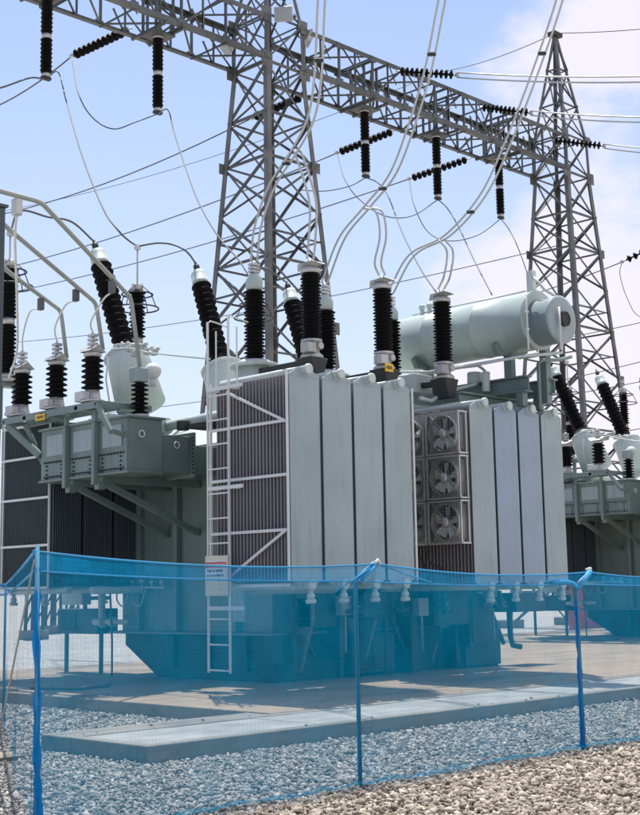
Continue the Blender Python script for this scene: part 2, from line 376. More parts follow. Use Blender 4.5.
# trench with steel covers in front of the pad
tr = structure(MB().box((6.70, 8.76, -.15), (34, 8.90, .165)).box((6.70, 9.86, -.15), (34, 9.985, .165)).box((6.70, 8.903, -.15), (6.82, 9.857, .165)).box((6.70, 9.988, -.15), (9.18, 10.33, .162)).build('cable_trench', 'kerb', bevel=.012, seg=2))
x = 6.83
k = 0
while x < 30:
    c = MB().box((x, 8.905, .10), (x+.992, 9.855, .158+random.uniform(-.003, .003))).build('trench_cover', 'plate', bevel=.004)
    c['kind'] = 'structure'; x += 1.0

# gravel stones: crushed angular lumps, each an island of its own
def ico():
    t = (1+5**.5)/2
    v = np.array([(-1, t, 0), (1, t, 0), (-1, -t, 0), (1, -t, 0), (0, -1, t), (0, 1, t), (0, -1, -t), (0, 1, -t), (t, 0, -1), (t, 0, 1), (-t, 0, -1), (-t, 0, 1)], float)
    v /= np.linalg.norm(v[0])
    f = np.array([(0, 11, 5), (0, 5, 1), (0, 1, 7), (0, 7, 10), (0, 10, 11), (1, 5, 9), (5, 11, 4), (11, 10, 2), (10, 7, 6), (7, 1, 8), (3, 9, 4), (3, 4, 2), (3, 2, 6), (3, 6, 8), (3, 8, 9), (4, 9, 5), (2, 4, 11), (6, 2, 10), (8, 6, 7), (9, 8, 1)])
    return v, f
def stones(name, pts, size, mat, label, group_kind='stuff'):
    v0, f0 = ico(); n = len(pts)
    q = rng.normal(size=(n, 4)); q /= np.linalg.norm(q, axis=1)[:, None]
    a, b, c, d = q.T
    Rm = np.stack([np.stack([1-2*(c*c+d*d), 2*(b*c-a*d), 2*(b*d+a*c)], 1), np.stack([2*(b*c+a*d), 1-2*(b*b+d*d), 2*(c*d-a*b)], 1), np.stack([2*(b*d-a*c), 2*(c*d+a*b), 1-2*(b*b+c*c)], 1)], 1)
    vs = v0[None]*(1+rng.uniform(-.42, .34, (n, 12, 1)))
    for _ in range(5):   # broken faces: flatten whatever sticks out past a few random planes
        nn = rng.normal(size=(n, 1, 3)); nn /= np.linalg.norm(nn, axis=2)[:, :, None]
        over = np.maximum(0, (vs*nn).sum(2)-rng.uniform(.35, .7, (n, 1))); vs = vs-nn*over[:, :, None]
    vs = vs*1.12*rng.uniform((.75, .5, .45), (1.15, .95, .75), (n, 3))[:, None, :]
    vs = np.einsum('nij,nkj->nki', Rm, vs)*size[:, None, None]
    vs[:, :, 2] *= .85
    vs += pts[:, None, :]
    co = vs.reshape(-1, 3); fa = (f0[None]+np.arange(n)[:, None, None]*12).reshape(-1)
    me = bpy.data.meshes.new(name); me.vertices.add(len(co)); me.vertices.foreach_set('co', co.ravel())
    nf = n*20; me.loops.add(nf*3); me.loops.foreach_set('vertex_index', fa.astype(np.int32))
    me.polygons.add(nf); me.polygons.foreach_set('loop_start', np.arange(0, nf*3, 3, dtype=np.int32)); me.update(calc_edges=True)
    me.materials.append(M[mat]); o = bpy.data.objects.new(name, me); COL.objects.link(o)
    return tag(o, label, 'gravel', kind=group_kind)
def scatter(dmin, dmax, dens, lo, hi, cond):
    out = []; A = 0
    n = int(dens*(.62*(dmax**2-dmin**2)/2+2*(dmax-dmin)))
    d = np.sqrt(rng.uniform(dmin**2, dmax**2, n)); t = rng.uniform(-.30, .30, n); r = t*d
    X = s_*(d+r); Y = s_*(d-r); k = cond(X, Y)
    X, Y = X[k], Y[k]; sz = rng.uniform(lo, hi, len(X))*rng.choice([.6, 1, 1.4], len(X), p=[.40, .42, .18])
    return np.stack([X, Y, np.zeros(len(X))], 1), sz
NETY = 6.54
def slabfree(X, Y, g=.03):
    return ~((X > 6.70-g) & (Y > 8.76-g) & (Y < 9.98+g)) & ~((X > 6.70-g) & (X < 9.3) & (Y > 9.9) & (Y < 10.33+g)) & ~((X > 9.22-g) & (Y > 10-g) & (Y < 19.4+g))
def edge(X): return NETY-.20 + .10*np.sin(X*3.1)*.5 + .04*np.sin(X*11)
p1, z1 = scatter(7.2, 17.5, 1150, .016, .031, lambda X, Y: (Y > edge(X)) & slabfree(X, Y))
p1[:, 2] = rng.uniform(.0, .030, len(p1)); stones('gravel', p1, z1, 'stone_grey', 'grey crushed gravel behind the blue net')
p2, z2 = scatter(6.3, 14.5, 1500, .016, .036, lambda X, Y: (Y <= edge(X)))
hmp = np.clip((NETY-.2-p2[:, 1])*.10, 0, .03)
p2[:, 2] = rng.uniform(.0, .035, len(p2))+hmp; stones('gravel', p2, z2, 'stone_brown', 'tan brown crushed gravel heaped in front of the blue net')
n_ = 26; q_ = np.stack([rng.uniform(6.72, 13, n_), rng.choice([8.80, 8.84, 9.9, 9.95, 10.05, 10.1], n_)+rng.normal(0, .03, n_), np.full(n_, .175)], 1)
stones('gravel', q_, rng.uniform(.008, .024, n_), 'stone_grey', 'loose grey stones spilled on the trench edge and pad')

# ------------------------------------------------------------------ insulators
def shed_profile(length, core, shed, pitch, alt=None):
    n = max(1, int(length/pitch)); prof = [(core, 0)]
    pitch = length/n
    for i in range(n):
        r = shed if (alt is None or i % 2 == 0) else alt; h = i*pitch
        prof += [(core, h+pitch*.12), (r, h+pitch*.38), (r*.985, h+pitch*.52), (core*1.05, h+pitch*.86)]
    return prof + [(core, length)]

def disc_string(a, b, name='insulator_string', n=11):
    """cap and pin discs from a to b"""
    a, b = V(a), V(b); L_ = (b-a).length; p = L_/n; prof = []
    for i in range(n):
        h = i*p; prof += [(.032, h), (.05, h+p*.10), (.135, h+p*.40), (.138, h+p*.52), (.075, h+p*.62), (.032, h+p*.72)]
    prof.append((.03, L_)); m = MB(); m.lathe(a, b-a, prof, 14); return m

# ------------------------------------------------------------------ transformer
TX = V((12.2, 14.9, PADZ))
T = thing('power_transformer', TX, 'large grey green power transformer on the concrete pad, with the ladder and pale cylindrical conservator', 'transformer', 'power transformers in the switchyard')
X0, X1, Y0, Y1 = 12.2, 16.9, 13.2, 16.6

# tank and base
m = MB().box((X0, Y0, .80), (X1, Y1, 3.50))
for y in (13.9, 15.2, 16.1): m.box((X0-.10, y-.05, .84), (X0-.002, y+.05, 3.42))
for x in (13.3, 14.6, 15.9, 16.6): m.box((x-.05, Y0-.10, .84), (x+.05, Y0-.002, 3.42))
m.box((X0-.16, Y0-.16, .795), (X1+.16, Y1+.16, .835)).box((X0-.12, Y0-.12, 3.44), (X1+.12, Y1+.12, 3.52))
tank = m.build('tank', 'green', T, bevel=.012, seg=2)
m = MB().prism([(Y0-.02, .17), (15.75, .17), (Y1-.05, .62), (Y1-.05, .792), (Y0-.02, .792)], 'x', X0+.02, X0+.9)
m.prism([(Y0+.02, .17), (15.7, .17), (Y1-.1, .62), (Y1-.1, .79), (Y0+.02, .79)], 'x', X0+.9, X1-1.0)
m.prism([(Y0-.25, .17), (15.75, .17), (Y1-.05, .62), (Y1-.05, .792), (Y0-.25, .792)], 'x', X1-1.0, X1-.05)
for y in (13.7, 14.5, 15.3): m.box((X0-.05, y-.02, .30), (X0+.018, y+.02, .79))
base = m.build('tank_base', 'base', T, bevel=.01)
m = MB()
m.add([(X0-.02, Y0-.02, 3.52), (X1+.02, Y0-.02, 3.52), (X1+.02, Y1+.02, 3.52), (X0-.02, Y1+.02, 3.52), (X0+.7, Y0+.35, 3.98), (X1-.3, Y0+.35, 3.98), (X1-.3, Y1-.35, 3.98), (X0+.7, Y1-.35, 3.98)],
      [(4, 5, 6, 7), (0, 1, 5, 4), (1, 2, 6, 5), (2, 3, 7, 6), (3, 0, 4, 7), (3, 2, 1, 0)])
m.cyl((13.0, 14.6, 3.8), (13.0, 14.6, 4.05), .34, n=24).cyl((13.0, 14.6, 4.05), (13.0, 14.6, 4.09), .40, n=24)
for a in range(14): m.cyl((13+.36*math.cos(a*.449), 14.6+.36*math.sin(a*.449), 4.085), (13+.36*math.cos(a*.449), 14.6+.36*math.sin(a*.449), 4.12), .018, n=6)
m.build('cover', 'pale', T, bevel=.01)

# radiators
def radiator(x0, wd, ynear, yfar, z0, z1, flip=1, finmat='fin', panelmat='panel', npl=23):
    """flat end panel at ynear, a stack of thin plates behind it up to yfar"""
    R_ = sub('radiator', T)
    m = MB(); xc = x0+wd/2; L_ = yfar-ynear
    for i in range(1, npl):
        y = ynear + L_*i/npl; m.box((x0+.008, y-.011, z0+.05), (x0+wd-.008, y+.011, z1-.05))
    m.build('fin_stack', finmat, R_, bevel=.005)
    if flip < 0:
        m = MB().box((x0+.004, yfar-.012, z0+.05), (x0+wd-.004, yfar-.002, z1-.05))
        for j in range(13): m.box((x0+.012+j*.0385, yfar-.034, z0+.08), (x0+.030+j*.0385, yfar-.0125, z1-.08))
        m.build('ribbed_panel', 'slate', R_, bevel=.004)
    def prof(z0, z1): return [(x0, z0+.05), (x0+wd*.28, z0-.03), (x0+wd*.72, z0-.03), (x0+wd, z0+.05), (x0+wd, z1-.05), (x0+wd*.72, z1+.03), (x0+wd*.28, z1+.03), (x0, z1-.05)]
    m = MB().prism(prof(z0, z1), 'y', ynear, ynear+.014*flip)
    m.prism([(x0+.02, z1-.075), (x0+wd-.02, z1-.075), (x0+wd-.02, z1-.065), (x0+.02, z1-.065)], 'y', ynear-.004*flip, ynear-.0005*flip)
    m.build('end_panel', panelmat, R_, bevel=.006, seg=2)
    for z in (z1+.015, z0-.01):
        pm = MB().cyl((xc, ynear-.06*flip, z), (xc, yfar+.12*flip, z), .052, n=16)
        pm.lathe((xc, ynear-.06*flip, z), (0, -flip, 0), [(.052, -.001), (.066, .0), (.066, .03), (.05, .042)], 16)
        pm.build('header_pipe', 'pale', R_)
    v = MB().cyl((xc, ynear-.055*flip, z0-.07), (xc, ynear-.055*flip, z0-.20), .03, n=10).ball((xc, ynear-.055*flip, z0-.14), .05, 10, 6)
    v.cyl((xc-.06, ynear-.055*flip, z0-.20), (xc+.06, ynear-.055*flip, z0-.20), .03, n=10)
    v.build('drain_valve', 'pale', R_)
    return R_
RZ0, RZ1 = 1.47, 4.02
for i in range(4): radiator(10.58+.557*i, .505, 11.10, 12.50, RZ0, RZ1)
for i in range(4): radiator(14.00+.557*i, .505, 11.10, 12.50, RZ0-.05, RZ1-.10, panelmat='panelblue' if i in (1, 2) else 'panel')
for i in range(4): radiator(10.60+.557*i, .505, 17.48, 16.16, RZ0, RZ1-.05, -1, 'finshade', 'panel', 30)
for i in range(4): radiator(14.00+.557*i, .505, 17.48, 16.16, RZ0, RZ1-.05, -1, 'finshade', 'panel', 20)
# collector pipes between banks and tank
for (xa, xb) in ((11.2, 12.9), (13.9, 16.3)):
    for z in (RZ1+.01, RZ0-.02):
        MB().cyl((xa, 12.70, z), (xb, 12.70, z), .10, n=18).cyl(((xa+xb)/2, 12.70, z), ((xa+xb)/2, Y0+.05, z if z < 3 else 3.3), .09, n=14).build('collector_pipe', 'pale', T)
        MB().cyl((xa, 16.00, z), (xb, 16.00, z), .055, n=18).build('collector_pipe', 'pale', T)
# pale brace bars across the fin edges
def brace(x, ya, yb, zs, diag):
    m = MB()
    for z in zs: m.bar((x, ya, z), (x, yb, z), .022, .035, up=Z)
    for (a, za, b, zb) in diag: m.bar((x-.012, a, za), (x-.012, b, zb), .02, .032, up=Z)
    m.bar((x, ya, RZ0+.03), (x, ya, RZ1-.02), .03, .02, up=(0, 1, 0)); m.bar((x, yb, RZ0+.03), (x, yb, RZ1-.02), .03, .02, up=(0, 1, 0))
    return m
zz = [at(289, q, x=10.56).z for q in (419.8, 474, 529.5, 585)]
brace(10.555, 11.12, 12.52, zz, [(12.2, 3.86, 11.13, zz[0]-.01), (11.14, zz[2], 12.15, 1.58)]).build('radiator_brace', 'white', T)
zf = [at(30, q, x=10.58).z for q in (426, 458, 499, 546, 588)]
brace(10.575, 16.18, 17.48, zf, []).build('radiator_brace', 'white', T)
brace(10.575+2.23+.02, 11.12, 12.52, zz, []).build('radiator_brace', 'white', T)

# cooling fans on the second bank
def fan(y, z):
    F_ = sub('cooling_fan', T); x1 = 13.95; x0 = 13.76; h = .285
    m = MB()
    for (a, b) in ((-h, -h), (-h, h), (h, -h), (h, h)): m.bar((x0, y+a, z+b), (x1, y+a, z+b), .022)
    for xx in (x0, x1-.03):
        for sgn in (-h, h):
            m.bar((xx, y-h, z+sgn), (xx, y+h, z+sgn), .022); m.bar((xx, y+sgn, z-h), (xx, y+sgn, z+h), .022)
    # annular shroud plate
    n = 28; pts = []
    for i in range(n):
        a = 2*math.pi*i/n; c, s = math.cos(a), math.sin(a); k = h/max(abs(c), abs(s)); pts += [(x1-.10, y+.245*c, z+.245*s), (x1-.10, y+k*c, z+k*s)]
    m.add(pts, [(2*i, 2*i+1, (2*i+3) % (2*n), (2*i+2) % (2*n)) for i in range(n)])
    m.lathe((x1-.10, y, z), (-1, 0, 0), [(.247, 0), (.247, .09)], 28, cap=False); m.build('frame', 'galvbright', F_)
    b = MB()
    for k in range(5):
        a0 = k*2*math.pi/5+.3
        q = []
        for (r, da, dx) in ((.05, -.35, .02), (.05, .35, -.02), (.14, .42, -.035), (.225, .36, -.04), (.225, -.30, .035), (.14, -.36, .03)):
            q.append((x1-.13+dx, y+r*math.cos(a0+da), z+r*math.sin(a0+da)))
        q2 = [(p[0]+.006, p[1], p[2]) for p in q]
        b.add(q+q2, [(0, 1, 2, 5), (5, 2, 3, 4), (11, 8, 7, 6), (10, 9, 8, 11), (0, 6, 7, 1), (1, 7, 8, 2), (2, 8, 9, 3), (3, 9, 10, 4), (4, 10, 11, 5), (5, 11, 6, 0)])
    b.cyl((x1-.17, y, z), (x1-.10, y, z), .055, n=14); b.build('blades', 'pale', F_)
    MB().cyl((x0+.02, y, z), (x1-.17, y, z), .075, n=16).lathe((x0+.02, y, z), (-1, 0, 0), [(.075, 0), (.06, .03), (.02, .04)], 16).bar((x0+.06, y, z), (x0+.06, y-h, z-h), .018).bar((x0+.06, y, z), (x0+.06, y+h, z+h), .018).bar((x0+.06, y, z), (x0+.06, y+h, z-h), .018).build('motor', 'galvbright', F_)
    g = MB()
    for k in range(1, 13):
        o = -h+2*h*k/13
        g.bar((x0-.004, y+o, z-h), (x0-.004, y+o, z+h), .003); g.bar((x0-.006, y-h, z+o), (x0-.006, y+h, z+o), .003)
    for k in range(1, 5):
        xx = x0+.05*k
        for sgn in (-h, h): g.bar((xx, y+sgn, z-h), (xx, y+sgn, z+h), .0045); g.bar((xx, y-h, z+sgn), (xx, y+h, z+sgn), .0045)
    g.ring((x0-.01, y, z), (1, 0, 0), .24, .004, 26, 4)
    g.build('guard', 'guard', F_)
for y in (11.40, 12.03):
    for z in (3.50, 2.89, 2.28): fan(y, z)
MB().tube([(13.75, 11.75, 1.96), (13.8, 11.72, 1.75), (13.9, 11.6, 1.66), (13.92, 11.5, 1.5)], .014, curve=5).tube([(13.7, 12.3, 1.98), (13.8, 11.9, 1.82), (13.9, 11.85, 1.5)], .012, curve=5).build('fan_cable', 'dark', T)

# high voltage bushings, leaning outwards from their turrets
def hv_bushing(x, dx):
    b = V((x, 16.3, 5.16)); axis = V((dx, .82, 1.82)).normalized()
    MB().lathe(b-axis*1.0, axis, [(.385, 0), (.335, .86), (.335, .862), (.365, .865), (.365, .90), (.363, .902), (.22, .925), (.22, .94)], 32).build('turret', 'pale', T)
    B = sub('leaning_bushing', T)
    MB().lathe(b-axis*.06, axis, [(.20, 0), (.20, .05), (.15, .07), (.14, .14)], 20).build('flange', 'galvbright', B)
    MB().lathe(b+axis*.06, axis, shed_profile(1.58, .115, .175, .062, .15), 18).build('insulator', 'blackins', B)
    MB().lathe(b+axis*1.64, axis, [(.11, 0), (.142, .015), (.145, .06), (.138, .065), (.138, .21), (.118, .27), (.055, .29)], 20).build('cap', 'shell', B)
    MB().lathe(b+axis*1.94, axis, [(.03, 0), (.03, .05), (.055, .06), (.055, .12), (.025, .13), (.025, .2)], 10).build('terminal', 'dark', B)
    return b+axis*2.12
HV = [hv_bushing(x, dx) for x, dx in ((12.0, .0), (13.97, .16), (16.1, .22))]

# arresters with grading rings beside the leaning bushings
def ring_arrester(x, y, z0, z1, rod):
    A = sub('ringed_arrester', T)
    MB().cyl((x, y, z0), (x, y, z0+.06), .16, n=16).cyl((x, y, z0+.06), (x, y, z0+.14), .10, n=14).build('base_flange', 'galvbright', A)
    zm = (z0+z1)/2
    m = MB().lathe((x, y, z0+.14), Z, shed_profile(zm-z0-.2, .09, .145, .06, .125), 16).lathe((x, y, zm+.04), Z, shed_profile(z1-zm-.16, .09, .145, .06, .125), 16)
    m.build('insulator', 'blackins', A)
    MB().cyl((x, y, zm-.06), (x, y, zm+.04), .10, n=14).build('fitting', 'galvbright', A)
    MB().cyl((x, y, z1-.12), (x, y, z1), .10, n=14).cyl((x, y, z1), (x, y, z1+rod), .016, n=8).box((x-.04, y-.04, z1+rod-.06), (x+.04, y+.04, z1+rod+.02)).build('fitting', 'galvbright', A)
    g = MB().ring((x, y, z1-.18), Z, .26, .014).ring((x, y, z1-.42), Z, .36, .014)
    for k in range(4):
        a = k*math.pi/2+.4; c, s = math.cos(a), math.sin(a)
        g.tube([(x+.09*c, y+.09*s, z1-.03), (x+.26*c, y+.26*s, z1-.18), (x+.36*c, y+.36*s, z1-.42)], .009, 5)
    g.build('grading_ring', 'dark', A)
    m = MB()
    for sg in (-.14, .14): m.angle((x+sg, y, 3.9), (x+sg, y, z0-.002), .07)
    m.bar((x-.22, y, z0-.04), (x+.22, y, z0-.04), .2, .06).bar((x, y, 4.15), (x+.25, Y1-.1, 3.6), .07)
    m.build('arrester_stand', 'green', T)
    return V((x, y, z1+rod))
AR = [ring_arrester(10.52, 17.3, 4.62, 6.55, .45), ring_arrester(12.98, 17.3, 4.62, 6.55, .66), ring_arrester(15.62, 17.3, 4.7, 6.75, .22)]

# medium voltage bushings with pale caps (upright row)
def mv_bushing(x, zt):
    B = sub('upright_bushing', T); z0 = 4.50
    MB().cyl((x, 13.0, 3.6), (x, 13.0, 4.40), .27, n=22).lathe((x, 13.0, 4.40), Z, [(.34, 0), (.34, .05), (.22, .09), (.19, .11)], 24).build('flange', 'pale', B)
    MB().lathe((x, 13.0, z0), Z, shed_profile(zt-z0-.28, .10, .152, .047, .138), 18).build('insulator', 'blackins', B)
    MB().lathe((x, 13.0, zt-.28), Z, [(.10, 0), (.118, .02), (.122, .14), (.09, .20), (.045, .25)], 18).build('cap', 'shell', B)
    m = MB().cyl((x, 13.0, zt-.04), (x, 13.0, zt+.14), .03, n=8)
    for k in (-1, 0, 1): m.box((x-.07, 12.95, zt+.02+k*.05), (x+.07, 13.05, zt+.05+k*.05))
    m.build('terminal', 'galvbright', B)
    return V((x, 13.0, zt+.14))
MV = [mv_bushing(11.75, 5.77), mv_bushing(13.13, 5.68), mv_bushing(14.55, 5.72)]

# arresters in front, on brackets over the radiators
def front_arrester(x):
    A = sub('front_arrester', T); y = 11.8; z0, z1 = 4.60, 5.50
    m = MB().prism([(x-.16, 4.36), (x+.16, 4.36), (x+.06, 4.08), (x-.06, 4.08)], 'y', y-.14, y+.14)
    m.bar((x, y+.05, 4.32), (x, 13.0, 4.32), .10, .08); m.build('bracket', 'dark', A, bevel=.008)
    m = MB().lathe((x, y, 4.36), Z, [(.15, 0), (.15, .04), (.10, .08), (.10, .20), (.14, .22), (.14, .25)], 16).box((x-.19, y-.13, 4.42), (x-.05, y+.02, 4.55)).cyl((x+.04, y-.14, 4.52), (x+.04, y-.08, 4.52), .05, n=10)
    m.build('base_fitting', 'galvbright', A, bevel=.006)
    MB().lathe((x, y, z0+.01), Z, shed_profile(z1-z0-.02, .095, .140, .043, .128), 18).build('insulator', 'blackins', A)
    m = MB().lathe((x, y, z1-.01), Z, [(.13, 0), (.13, .06), (.08, .09), (.03, .10), (.03, .2)], 16)
    m.add([(x-.02, y-.26, z1+.07), (x-.02, y+.22, z1+.05), (x-.14, y+.10, z1+.11), (x-.14, y-.16, z1+.12), (x+.12, y+.1, z1+.11), (x+.12, y-.16, z1+.12)], [(0, 3, 2, 1), (0, 1, 4, 5), (0, 5, 3)])
    m.build('cap', 'galvbright', A)
    return V((x, y, z1+.20))
FA = [front_arrester(x) for x in (11.66, 13.05, 14.33)]
def yellow_tag(p, wd, ht, parent, axis='y'):
    G = MB()
    q = p
    if axis == 'y': G.box((q.x, q.y, q.z), (q.x+wd, q.y+.008, q.z+ht)); i = MB(); [i.box((q.x+wd*(.15+.18*k), q.y-.003, q.z+ht*.3), (q.x+wd*(.26+.18*k), q.y-.0005, q.z+ht*.7)) for k in range(4)]
    else: G.box((q.x, q.y, q.z), (q.x+.008, q.y+wd, q.z+ht)); i = MB(); [i.box((q.x-.003, q.y+wd*(.15+.18*k), q.z+ht*.3), (q.x-.0005, q.y+wd*(.26+.18*k), q.z+ht*.7)) for k in range(4)]
    g = G.build('phase_tag', 'yellow', parent); i.build('marking', 'ink', g)
yellow_tag(at(385.5, 371, y=11.6), .16, .11, T)

# tap changer box on the near end, its bracket frame and three short bushings
bx0, bx1, by0, by1, bz0, bz1 = 10.40, 10.97, 14.04, 16.14, 3.01, 3.74
m = MB().box((bx0, by0, bz0), (bx1, by1, bz1)).box((bx0-.03, by0-.03, bz0-.02), (bx1+.0, by1+.03, bz0+.015)).box((bx0-.04, by0-.04, bz1-.005), (bx1+.04, by1+.04, bz1+.03))
for y in (14.74, 15.44): m.box((bx0-.09, y-.035, bz0-.14), (bx0-.002, y+.035, bz1-.002))
m.box((bx0-.03, by0-.002, bz0+.02), (bx0-.004, by0+.05, bz1-.02))
m.box((bx1+.002, by0+.10, bz0+.02), (11.55, by1-.3, 3.56)).box((11.55, by0+.04, bz0-.03), (11.60, by1-.24, 3.62)).box((11.60, by0+.14, bz0+.05), (X0+.05, by1-.3, 3.45))
TB = m.build('tap_changer_box', 'green', T, bevel=.012, seg=2)
for ya, yb in ((14.18, 14.62), (14.86, 15.32), (15.56, 15.98)): MB().box((bx0-.012, ya, 3.36), (bx0-.001, yb, 3.66)).build('cover_plate', 'panel', TB, bevel=.003)
m = MB()
for z in (3.27, 3.06):
    for k in range(26):
        y = 14.12+.076*k
        if min(abs(y-14.74), abs(y-15.44)) > .06: m.cyl((bx0-.03, y, z), (bx0+.002, y, z), .014, n=6)
for yc in (14.2, 14.62, 14.9, 15.3, 15.6, 15.98):
    for k in range(4): m.cyl((bx0-.025, yc, 3.04+.06*k), (bx0+.002, yc, 3.04+.06*k), .013, n=6)
for k in range(10): m.cyl((11.545, by0+.03, 3.05+.055*k), (11.545, by0+.055, 3.05+.055*k), .013, n=6); 
m.build('bolt_row', 'dark', TB)
MB().ring((bx0+.2, by0-.03, 3.52), (0, 1, 0), .045, .010, 18, 6).build('lifting_eye', 'white', TB)
MB().ring((11.28, by0+.07, 3.42), (0, 1, 0), .045, .010, 18, 6).build('lifting_eye', 'white', TB)
m = MB()
for y in (14.74, 15.44):
    m.bar((bx0+.05, y, bz0-.06), (X0-.02, y, bz0-.06), .09, .10, up=Z); m.bar((bx0+.1, y, bz0-.10), (X0-.02, y, 2.25), .07, .09, up=Z)
    m.box((bx0-.02, y-.05, bz0-.2), (bx0+.1, y+.05, bz0-.10))
m.build('box_support', 'green', T, bevel=.006)
fz = 3.98; fx0, fx1 = 10.14, 10.52; fy0, fy1 = 14.42, 16.78
m = MB()
for x in (fx0, fx1): m.angle((x, fy0, fz), (x, fy1, fz), .10, .016, a=(0, 0, -1), b=(1, 0, 0))
for y in (fy0, 14.9, 15.75, 16.2, fy1): m.bar((fx0, y, fz-.052), (fx1+.1, y, fz-.052), .08, .06, up=Z)
m.bar((fx0+.02, fy0, fz-.05), (fx0+.02, by0+.06, bz1-.22), .05, .07); m.bar((fx0+.02, by0+.05, bz1-.2), (bx0, by0+.05, bz1-.25), .06, .06)
m.bar((fx0+.04, fy0-.02, fz-.04), (fx0+.9, fy0-.02, fz-.04), .07, .08, up=Z)
for y in (14.74, 15.44): m.bar((bx0-.045, y, bz1), (bx0-.045, y, fz-.08), .06, .06)
m.bar((fx0+.05, fy1-.05, fz-.1), (bx0+.0, by1+.02, bz1-.35), .08, .10); m.bar((fx0+.2, fy1-.3, fz-.1), (bx0+.1, by1+.03, bz0+.2), .05, .07)
m.build('bracket_frame', 'green', T, bevel=.005)
def short_bushing(y):
    B = sub('short_bushing', T); x = 10.3; z0, z1 = 4.0, 4.83
    m = MB().lathe((x, y, z0), Z, [(.17, 0), (.17, .03), (.12, .05), (.10, .17)], 16).box((x-.13, y+.06, z0+.02), (x-.03, y+.24, z0+.16)).box((x-.2, y-.08, z0+.03), (x-.1, y+.05, z0+.13))
    m.build('base_fitting', 'galvbright', B, bevel=.006)
    prof = shed_profile(.46, .095, .155, .066); MB().lathe((x, y, z0+.17), Z, prof, 18).build('insulator', 'blackins', B)
    m = MB().lathe((x, y, z0+.63), Z, [(.11, 0), (.13, .03), (.10, .10), (.06, .12)], 16)
    m.add([(x-.04, y-.22, z0+.78), (x-.04, y+.24, z0+.78), (x-.14, y+.12, z0+.70), (x-.14, y-.12, z0+.70), (x+.14, y+.12, z0+.70), (x+.14, y-.12, z0+.70)], [(0, 3, 2, 1), (0, 1, 4, 5), (0, 5, 3), (1, 2, 4)])
    m.build('cap', 'galvbright', B)
    m = MB().cyl((x, y, z0+.72), (x, y, z0+.98), .028, n=8)
    for k in range(3): m.box((x-.05, y-.06, z0+.80+k*.06), (x+.05, y+.06, z0+.835+k*.06))
    m.build('terminal', 'galvbright', B)
    return V((x, y, z0+.98))
SB = [short_bushing(y) for y in (16.53, 15.62, 14.74)]
yellow_tag(at(44.5, 419.5, x=10.12), .24, .09, T, 'x')
# small post insulator at the corner of the box
B = sub('corner_insulator', T); cx_, cy_ = 10.72, 14.22
MB().cyl((cx_, cy_, bz1+.03), (cx_, cy_, bz1+.07), .13, n=14).build('flange', 'galvbright', B)
MB().lathe((cx_, cy_, bz1+.07), Z, shed_profile(.44, .06, .125, .062), 16).build('insulator', 'blackins', B)
MB().box((cx_-.12, cy_-.07, bz1+.52), (cx_+.10, cy_+.09, bz1+.72)).build('terminal_box', 'panel', B, bevel=.01)
MB().ball((cx_+.30, cy_+.1, bz1+.72), .12, 16, 9).cyl((cx_+.30, cy_+.1, bz1+.5), (cx_+.30, cy_+.1, bz1+.62), .05).build('expansion_bulb', 'white', T)
# sundry pipework by the cover
m = MB().tube([(11.35, 14.5, 3.72), (11.5, 13.5, 3.78), (11.6, 13.12, 3.78)], .075, 12)
m.lathe((11.36, 14.45, 3.725), (.1, -.9, .02), [(.12, 0), (.12, .03)], 14).lathe((11.6, 13.12, 3.62), Z, [(.085, 0), (.085, .55)], 14).lathe((11.6, 13.12, 3.60), Z, [(.13, 0), (.13, .04)], 14)
m.build('oil_pipe', 'pale', T)
MB().tube([at(108, 356, x=11.3), at(112, 349, x=11.3), at(130, 348, x=11.25), at(150, 353, x=11.2), at(209, 359, x=10.9)], .013, 6).ball(at(150, 353, x=11.2), .035, 8, 5).tube([at(108, 356, x=11.3), at(106, 380, x=11.3), at(110, 405, x=11.3)], .012, 6).build('conduit', 'pale', T)
m = MB()
for k in range(7):
    p = at(118+k*6, 352+random.uniform(-6, 4), x=11.4); m.box(p-V((.05, .05, .04)), p+V((.05, .06, .05))); m.cyl(p, p+V((.02, -.1, .06)), .03, n=8)
m.build('valve_cluster', 'galvbright', T, bevel=.008)
m = MB().box((11.2, 13.3, 3.60), (11.55, 13.75, 3.68)).cyl((11.3, 14.0, 3.62), (11.3, 14.0, 3.75), .09, n=14).cyl((11.9, 13.7, 3.62), (11.9, 13.7, 3.78), .09, n=14).box((11.7, 13.15, 3.55), (12.2, 13.6, 3.72))
m.build('cover_fitting', 'dark', T, bevel=.008)

# conservator, its end chamber and support
cxx = 15.3; zc = 5.20
CV = sub('conservator', T)
n_ = 40
MB().lathe((cxx, 13.62, zc), (0, -1, 0), [(.30, -.06), (.39, -.02), (.42, .03), (.42, .90), (.426, .905), (.426, .93), (.42, .935), (.42, 1.85), (.426, 1.855), (.426, 1.88), (.42, 1.885), (.42, 2.80), (.435, 2.801), (.435, 2.84)], n_).build('shell', 'shell', CV)
MB().lathe((cxx, 10.74, zc-.05), (0, -1, 0), [(.335, -.05), (.335, .30), (.35, .301), (.35, .335), (.30, .35), (.10, .365)], n_).build('end_chamber', 'panel', CV)
g = MB().lathe((cxx, 10.375, zc-.05), (0, -1, 0), [(.11, 0), (.11, .05), (.085, .055), (.085, .045)], 20)
for k in range(3): g.bar((cxx, 10.35, zc-.05), (cxx+.09*math.cos(k*2.1), 10.35, zc-.05+.09*math.sin(k*2.1)), .012)
g.build('level_gauge', 'dark', CV)
m = MB().tube([(cxx-.30, 10.78, zc+.36), (cxx-.42, 10.70, zc+.30), (cxx-.42, 10.70, zc-.50)], .014, 7)
